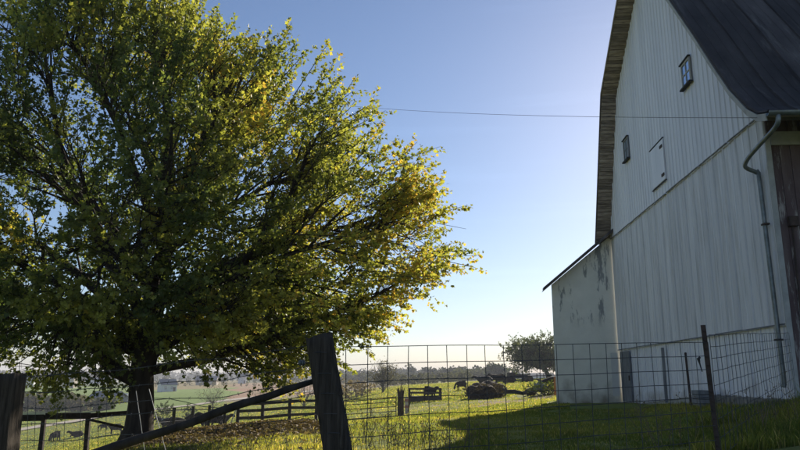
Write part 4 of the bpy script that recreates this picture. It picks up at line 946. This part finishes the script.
wg_p = on(520, 105); wa = empty('farm_wagon', wg_p, R(4), 'dark farm wagon parked on the rise beyond the dark hay heap', 'wagon')
mb = MB(); mb.box(-1.6, 1.4, -0.8, 0.8, 0.55, 0.75); mb.build('bed', M_dark, wa)
mb = MB(); mb.box(-1.6, -0.7, -0.78, 0.78, 0.76, 1.35); mb.build('load_box', M_rail, wa)
mb = MB(); mb.box(-0.68, 1.38, -0.78, -0.72, 0.76, 1.1); mb.build('side_board', M_rail, wa)
mb = MB(); mb.beam((1.4, 0, 0.6), (2.7, 0, 0.35), 0.1, 0.1); mb.build('tongue', M_rust, wa)
for x in (-1.1, 0.9):
    for y in (-0.85, 0.85): mb = MB(); mb.tube([(x, y - 0.09, 0.35), (x, y + 0.09, 0.35)], 0.36, 14); w1 = mb.build('wheel', M_dark, wa); mb = MB(); mb.tube([(x, y - 0.1, 0.35), (x, y + 0.1, 0.35)], 0.16, 10); mb.build('rim', M_rust, w1)
bale(529.5, 103, R(10), 'single dark bale beside the farm wagon', 0.55, 1.0)
def log(name, pts, rads, label, mt=M_bark, cat='log', stubs=()):
    mb = MB(); p0 = pts[0]; q = [p - p0 for p in pts]; mb.tube(q, rads, 8, True, 0.08); e = mb.build(name, mt, None, True, p0)
    for s_ in stubs: m2 = MB(); m2.tube([q[s_[0]], q[s_[0]] + Vector(s_[1]) * 0.6, q[s_[0]] + Vector(s_[1])], [rads[s_[0]] * 0.6, rads[s_[0]] * 0.4, 0.02], 5); m2.build('limb', mt, e)
    return tag(e, label, cat)
def up(p, z): return p + Vector((0, 0, z))
log('fallen_branch', [up(on(503, 56), 0.75), up(on(508, 55.5), 0.48), up(on(515, 55), 0.40), up(on(523, 54.5), 0.2), up(on(532, 54), 0.2)], [0.09, 0.16, 0.17, 0.14, 0.1], 'long dark fallen branch lying between hay heap and barn', stubs=((1, (-0.3, 0, 0.5)), (3, (0.3, 0, 0.3))))
log('log', [up(on(532, 51), 0.15), up(on(538, 51), 0.5), up(on(545, 51.5), 0.85), up(on(553, 52), 0.95), up(on(562, 52), 0.9)], [0.1, 0.22, 0.2, 0.2, 0.17], 'thick dark log propped up on the brush bank by the wing', stubs=((2, (-0.6, 0, 0.2)), (1, (0.6, -0.2, -0.3))))
log('log', [up(on(546, 50), 0.3), up(on(553, 50), 0.62), up(on(560, 50), 0.7)], [0.13, 0.12, 0.1], 'thinner pale log under the thick one by the wing', mt=M_twig)
p = on(531, 53); mb = MB(); mb.tube([(0, -0.3, 0.25), (0, 0.3, 0.25)], 0.3, 12, True, 0.08); tag(mb.build('stump', M_bale, None, True, p, 0.3), 'round brown stump end at the tip of the fallen branch', 'stump')
p = on(541, 50); mb = MB(); mb.box(-0.35, 0.35, -0.3, 0.3, 0, 0.45, None, 0.06); mb.tube([(0, 0, 0.4), (0, 0, 0.62)], [0.26, 0.1], 8); tag(mb.build('feed_tub', M_blue, None, False, up(p, 0.35), 0.5), 'faded blue-grey tub among the logs by the wing', 'tub')
p = on(556, 46); mb = MB(); mb.tube([(0, 0, -0.3), (0.02, 0, 1.18)], 0.095, 8, True, 0.04); tag(mb.build('orange_post', M_orange, None, True, p), 'short orange-brown post beside the left corner of the wing', 'post')
bush('brush', 'green and brown brush bank at the foot of the logs by the wing', on(548, 48), 0.9, 3.4, 1800, 0.07, ((0.05, 0.08, 0.02), (0.12, 0.13, 0.04)), 'brush')
# distant line fence on the right
P = [on(px, 150) for px in (506, 515, 524, 531, 538, 545, 552)]
e = empty('field_fence', P[0], 0, 'thin post and wire field fence below the spreading tree', 'fence')
for p in P: mb = MB(); q = p - P[0]; mb.box(q.x - 0.08, q.x + 0.08, q.y - 0.08, q.y + 0.08, q.z - 0.2, q.z + 1.3); mb.build('post', M_rail, e)
for a, b in zip(P[:-1], P[1:]):
    for z in (0.5, 1.1): mb = MB(); mb.tube([a - P[0] + Vector((0, 0, z)), b - P[0] + Vector((0, 0, z))], 0.02, 3); mb.build('wire', M_wire, e)
# overhead cable
a = ipt(330, 104, 30.0); c1 = Vector(wallpt(OV - 0.05, 14.6)); b = Vector((c1.x, c1.y, 5.45)); pts = []
for i in range(25):
    f = i / 24; p = a.lerp(b, f); p.z -= 0.5 * 4 * f * (1 - f) * 0.35; pts.append(p)
a2 = a
mb = MB(); mb.tube(pts, 0.0055, 4); tag(mb.build('overhead_cable', M_dark), 'thin dark overhead cable strung from behind the maple to the barn eave', 'cable')
# cirrus
# ------------------------------------------------------------ grass and litter
def shade_col(n_, x, y):
    dry = NR.rand(n_) ** 1.6; g = np.array([0.095, 0.125, 0.036]); d = np.array([0.36, 0.30, 0.15]); ye = np.array([0.27, 0.26, 0.07])
    nz = np.array([noise.noise(Vector((a * 0.3, b * 0.3, 2))) for a, b in zip(x, y)])
    k = np.clip(dry * 0.55 + nz * 0.7, 0, 1)[:, None]; c = g * (1 - k) + ye * k; m = (NR.rand(n_) < 0.07 + 0.12 * np.clip(nz, 0, 1))[:, None]; return np.where(m, d, c) * NR.uniform(0.7, 1.3, n_)[:, None]
def grass(name, N, ymin, ymax, hmin, hmax, wd, pmin=-60, pmax=860, power=1.0):
    Y = ymin + (ymax - ymin) * NR.rand(N) ** power; px = NR.uniform(pmin, pmax, N); X = Y * (px - 400) / 722
    Z = np.array([gz(a, b) for a, b in zip(X, Y)])
    # keep out of the barn footprint
    nx = X * math.cos(A) - Y * math.sin(A); tt = X * math.sin(A) + Y * math.cos(A)
    inside = ((nx > DW - 0.02) & (tt > TN) & (tt < TF + 0.5)) | ((nx > DW + WX) & (tt > WT - 0.05) & (tt < WT + 4.2) & (nx < DW + 0.1)); bank = (np.abs(Y - 17.3) < 1.6) & (px > 130) & (px < 345) & (NR.rand(N) < 0.65)
    tree = (np.hypot(X + 5.85, Y - 16.2) < 0.5 + 3.5 * NR.rand(N))
    dn = np.array([noise.noise(Vector((a * 0.7, b * 0.7, 21))) for a, b in zip(X, Y)])
    dirt = ((px > 478) & (px < 570) & (Y > 41) & (Y < 60) & (dn > -0.12) & (NR.rand(N) < 0.9)) | ((px > 345) & (px < 500) & (Y > 48) & (Y < 95) & (dn > 0.12) & (NR.rand(N) < 0.75)) | ((Y < 30) & (dn > 0.3) & (px < 470) & (NR.rand(N) < 0.4))
    kp = ~(inside | bank | tree | dirt); X, Y, Z = X[kp], Y[kp], Z[kp]; n_ = len(X)
    clump = np.array([noise.noise(Vector((a * 1.1, b * 1.1, 8))) for a, b in zip(X, Y)])
    near = np.clip(1 - np.abs(X * math.cos(A) - Y * math.sin(A) - DW + 0.5) / 0.9, 0, 1) * (X * math.sin(A) + Y * math.cos(A) < 32) * (X * math.sin(A) + Y * math.cos(A) > 12)
    h = NR.uniform(hmin, hmax, n_) * (1 + 0.9 * clump) * (1 + 0.8 * near); a = NR.uniform(0, 2 * math.pi, n_); ln = h * NR.uniform(0.1, 0.7, n_); b = a + NR.uniform(-1, 1, n_)
    w2 = wd * NR.uniform(0.6, 1.3, n_) / 2; cx, sx = np.cos(a), np.sin(a); lx, ly = np.cos(b + 1.57) * ln, np.sin(b + 1.57) * ln
    V = np.zeros((n_, 5, 3)); B = np.stack([X, Y, Z - 0.02], 1)
    V[:, 0] = B - np.stack([cx * w2, sx * w2, 0 * w2], 1); V[:, 1] = B + np.stack([cx * w2, sx * w2, 0 * w2], 1)
    M_ = B + np.stack([lx * 0.35, ly * 0.35, h * 0.62], 1); V[:, 2] = M_ + np.stack([cx * w2 * 0.8, sx * w2 * 0.8, 0 * w2], 1); V[:, 3] = M_ - np.stack([cx * w2 * 0.8, sx * w2 * 0.8, 0 * w2], 1); V[:, 4] = B + np.stack([lx, ly, h], 1)
    base_ = np.arange(n_)[:, None] * 5
    F = np.concatenate([base_ + np.array([0, 1, 2]), base_ + np.array([0, 2, 3]), base_ + np.array([3, 2, 4])], 1).ravel()
    C = np.repeat(shade_col(n_, X, Y), 5, axis=0)
    return tag(link(name, np_mesh(name, V.reshape(-1, 3), F, 3, M_grass, C)), 'green and yellowing meadow grass', 'grass', kind='stuff')
grass('meadow_grass', 190000, 9.0, 24, 0.03, 0.085, 0.013, power=1.0)
grass('far_meadow_grass', 120000, 24, 60, 0.04, 0.10, 0.035, -20, 570, 1.2)
grass('valley_grass', 170000, 58, 175, 0.07, 0.15, 0.09, -20, 570, 1.25)
grass('tall_weeds', 12000, 8.8, 13.5, 0.10, 0.26, 0.012, 690, 850)
bush('hay_heap', 'loose dark hay and rubbish spread over the old round bales', on(486, 59.5), 1.15, 3.9, 5500, 0.08, ((0.035, 0.026, 0.018), (0.10, 0.075, 0.05)), 'hay heap')
# fallen leaves under the maple
N = 26000; rr_ = 8.5 * NR.rand(N) ** 0.7; an = NR.rand(N) * 2 * math.pi; X = -5.0 + rr_ * np.cos(an) * 1.2; Y = 16.6 + rr_ * np.sin(an) * 0.8
k = NR.rand(N) < 0.4; pxx = NR.uniform(120, 345, N); Y = np.where(k, NR.normal(17.2, 1.0, N), Y); X = np.where(k, Y * (pxx - 400) / 722, X)
kk_ = (400 + 722 * X / Y < 338) & ((Y > 14.8) | (NR.rand(N) < 0.25)); X = X[kk_]; Y = Y[kk_]; N = len(X)
Z = np.array([gz(a, b) for a, b in zip(X, Y)]) + NR.uniform(0.005, 0.05, N); c = np.stack([X, Y, Z], 1)
d1 = NR.normal(size=(N, 3)); d1[:, 2] *= 0.4; d1 /= np.linalg.norm(d1, axis=1)[:, None]; d2 = np.cross(d1, NR.normal(size=(N, 3)) * 0.5 + np.array([0, 0, 1])); d2 /= np.linalg.norm(d2, axis=1)[:, None]; s = NR.uniform(0.03, 0.065, N)[:, None]
V = np.stack([c - d1 * s, c - d2 * s * 0.7, c + d1 * s, c + d2 * s * 0.7], 1).reshape(-1, 3)
tt = NR.rand(N)[:, None]; C = np.array([0.11, 0.075, 0.05]) * (1 - tt) + np.array([0.27, 0.20, 0.11]) * tt
tag(link('fallen_leaves', np_mesh('fallen_leaves', V, np.arange(N * 4), 4, M_litter, np.repeat(C, 4, axis=0))), 'brown fallen leaves scattered under the maple', 'leaves', kind='stuff')
# dead weed stalks in front of the pasture
wb = MB()
for i in range(230):
    px = rnd.choice([rnd.uniform(200, 480), rnd.uniform(345, 470), rnd.uniform(640, 820)]); Y = rnd.uniform(9.5, 15) ; p = on(px, Y); h = rnd.uniform(0.2, 0.62) * (1.0 if px < 500 else 1.2); d = Vector((rnd.gauss(0, 0.25), rnd.gauss(0, 0.2), 1))
    if px > 620 and Y > 12.5: continue
    wb.tube([p, p + d * h * 0.6, p + d * h + Vector((rnd.gauss(0, 0.05), 0, 0))], [0.005, 0.004, 0.002], 3, False)
    for k in range(rnd.randint(2, 6)):
        f = rnd.uniform(0.45, 1); q = p + d * h * f; v = Vector((rnd.gauss(0, 1), rnd.gauss(0, 1), 0.9)).normalized() * rnd.uniform(0.04, 0.12); wb.tube([q, q + v], [0.003, 0.002], 3, False); wb.tube([q + v * 0.9, q + v * 1.1], [0.008, 0.006], 4)
tag(wb.build('dead_weeds', mat('dry_weed_stalks', (0.12, 0.09, 0.05), (0.22, 0.17, 0.10), scale=5, rough=1)), 'dry brown weed stalks rising out of the grass', 'weeds', kind='stuff')
HAZE = 0.0005
if HAZE:
    mb = MB(); mb.box(-2600, 2600, -200, 3000, -16, 40); 
    hm = bpy.data.materials.new('haze'); hm.use_nodes = True; t_ = hm.node_tree; t_.nodes.remove(t_.nodes['Principled BSDF']); pv = t_.nodes.new('ShaderNodeVolumePrincipled'); pv.inputs['Density'].default_value = HAZE; pv.inputs['Color'].default_value = (0.86, 0.88, 0.97, 1)
    t_.links.new(pv.outputs[0], t_.nodes['Material Output'].inputs['Volume']); tag(mb.build('haze', hm), kind='stuff')
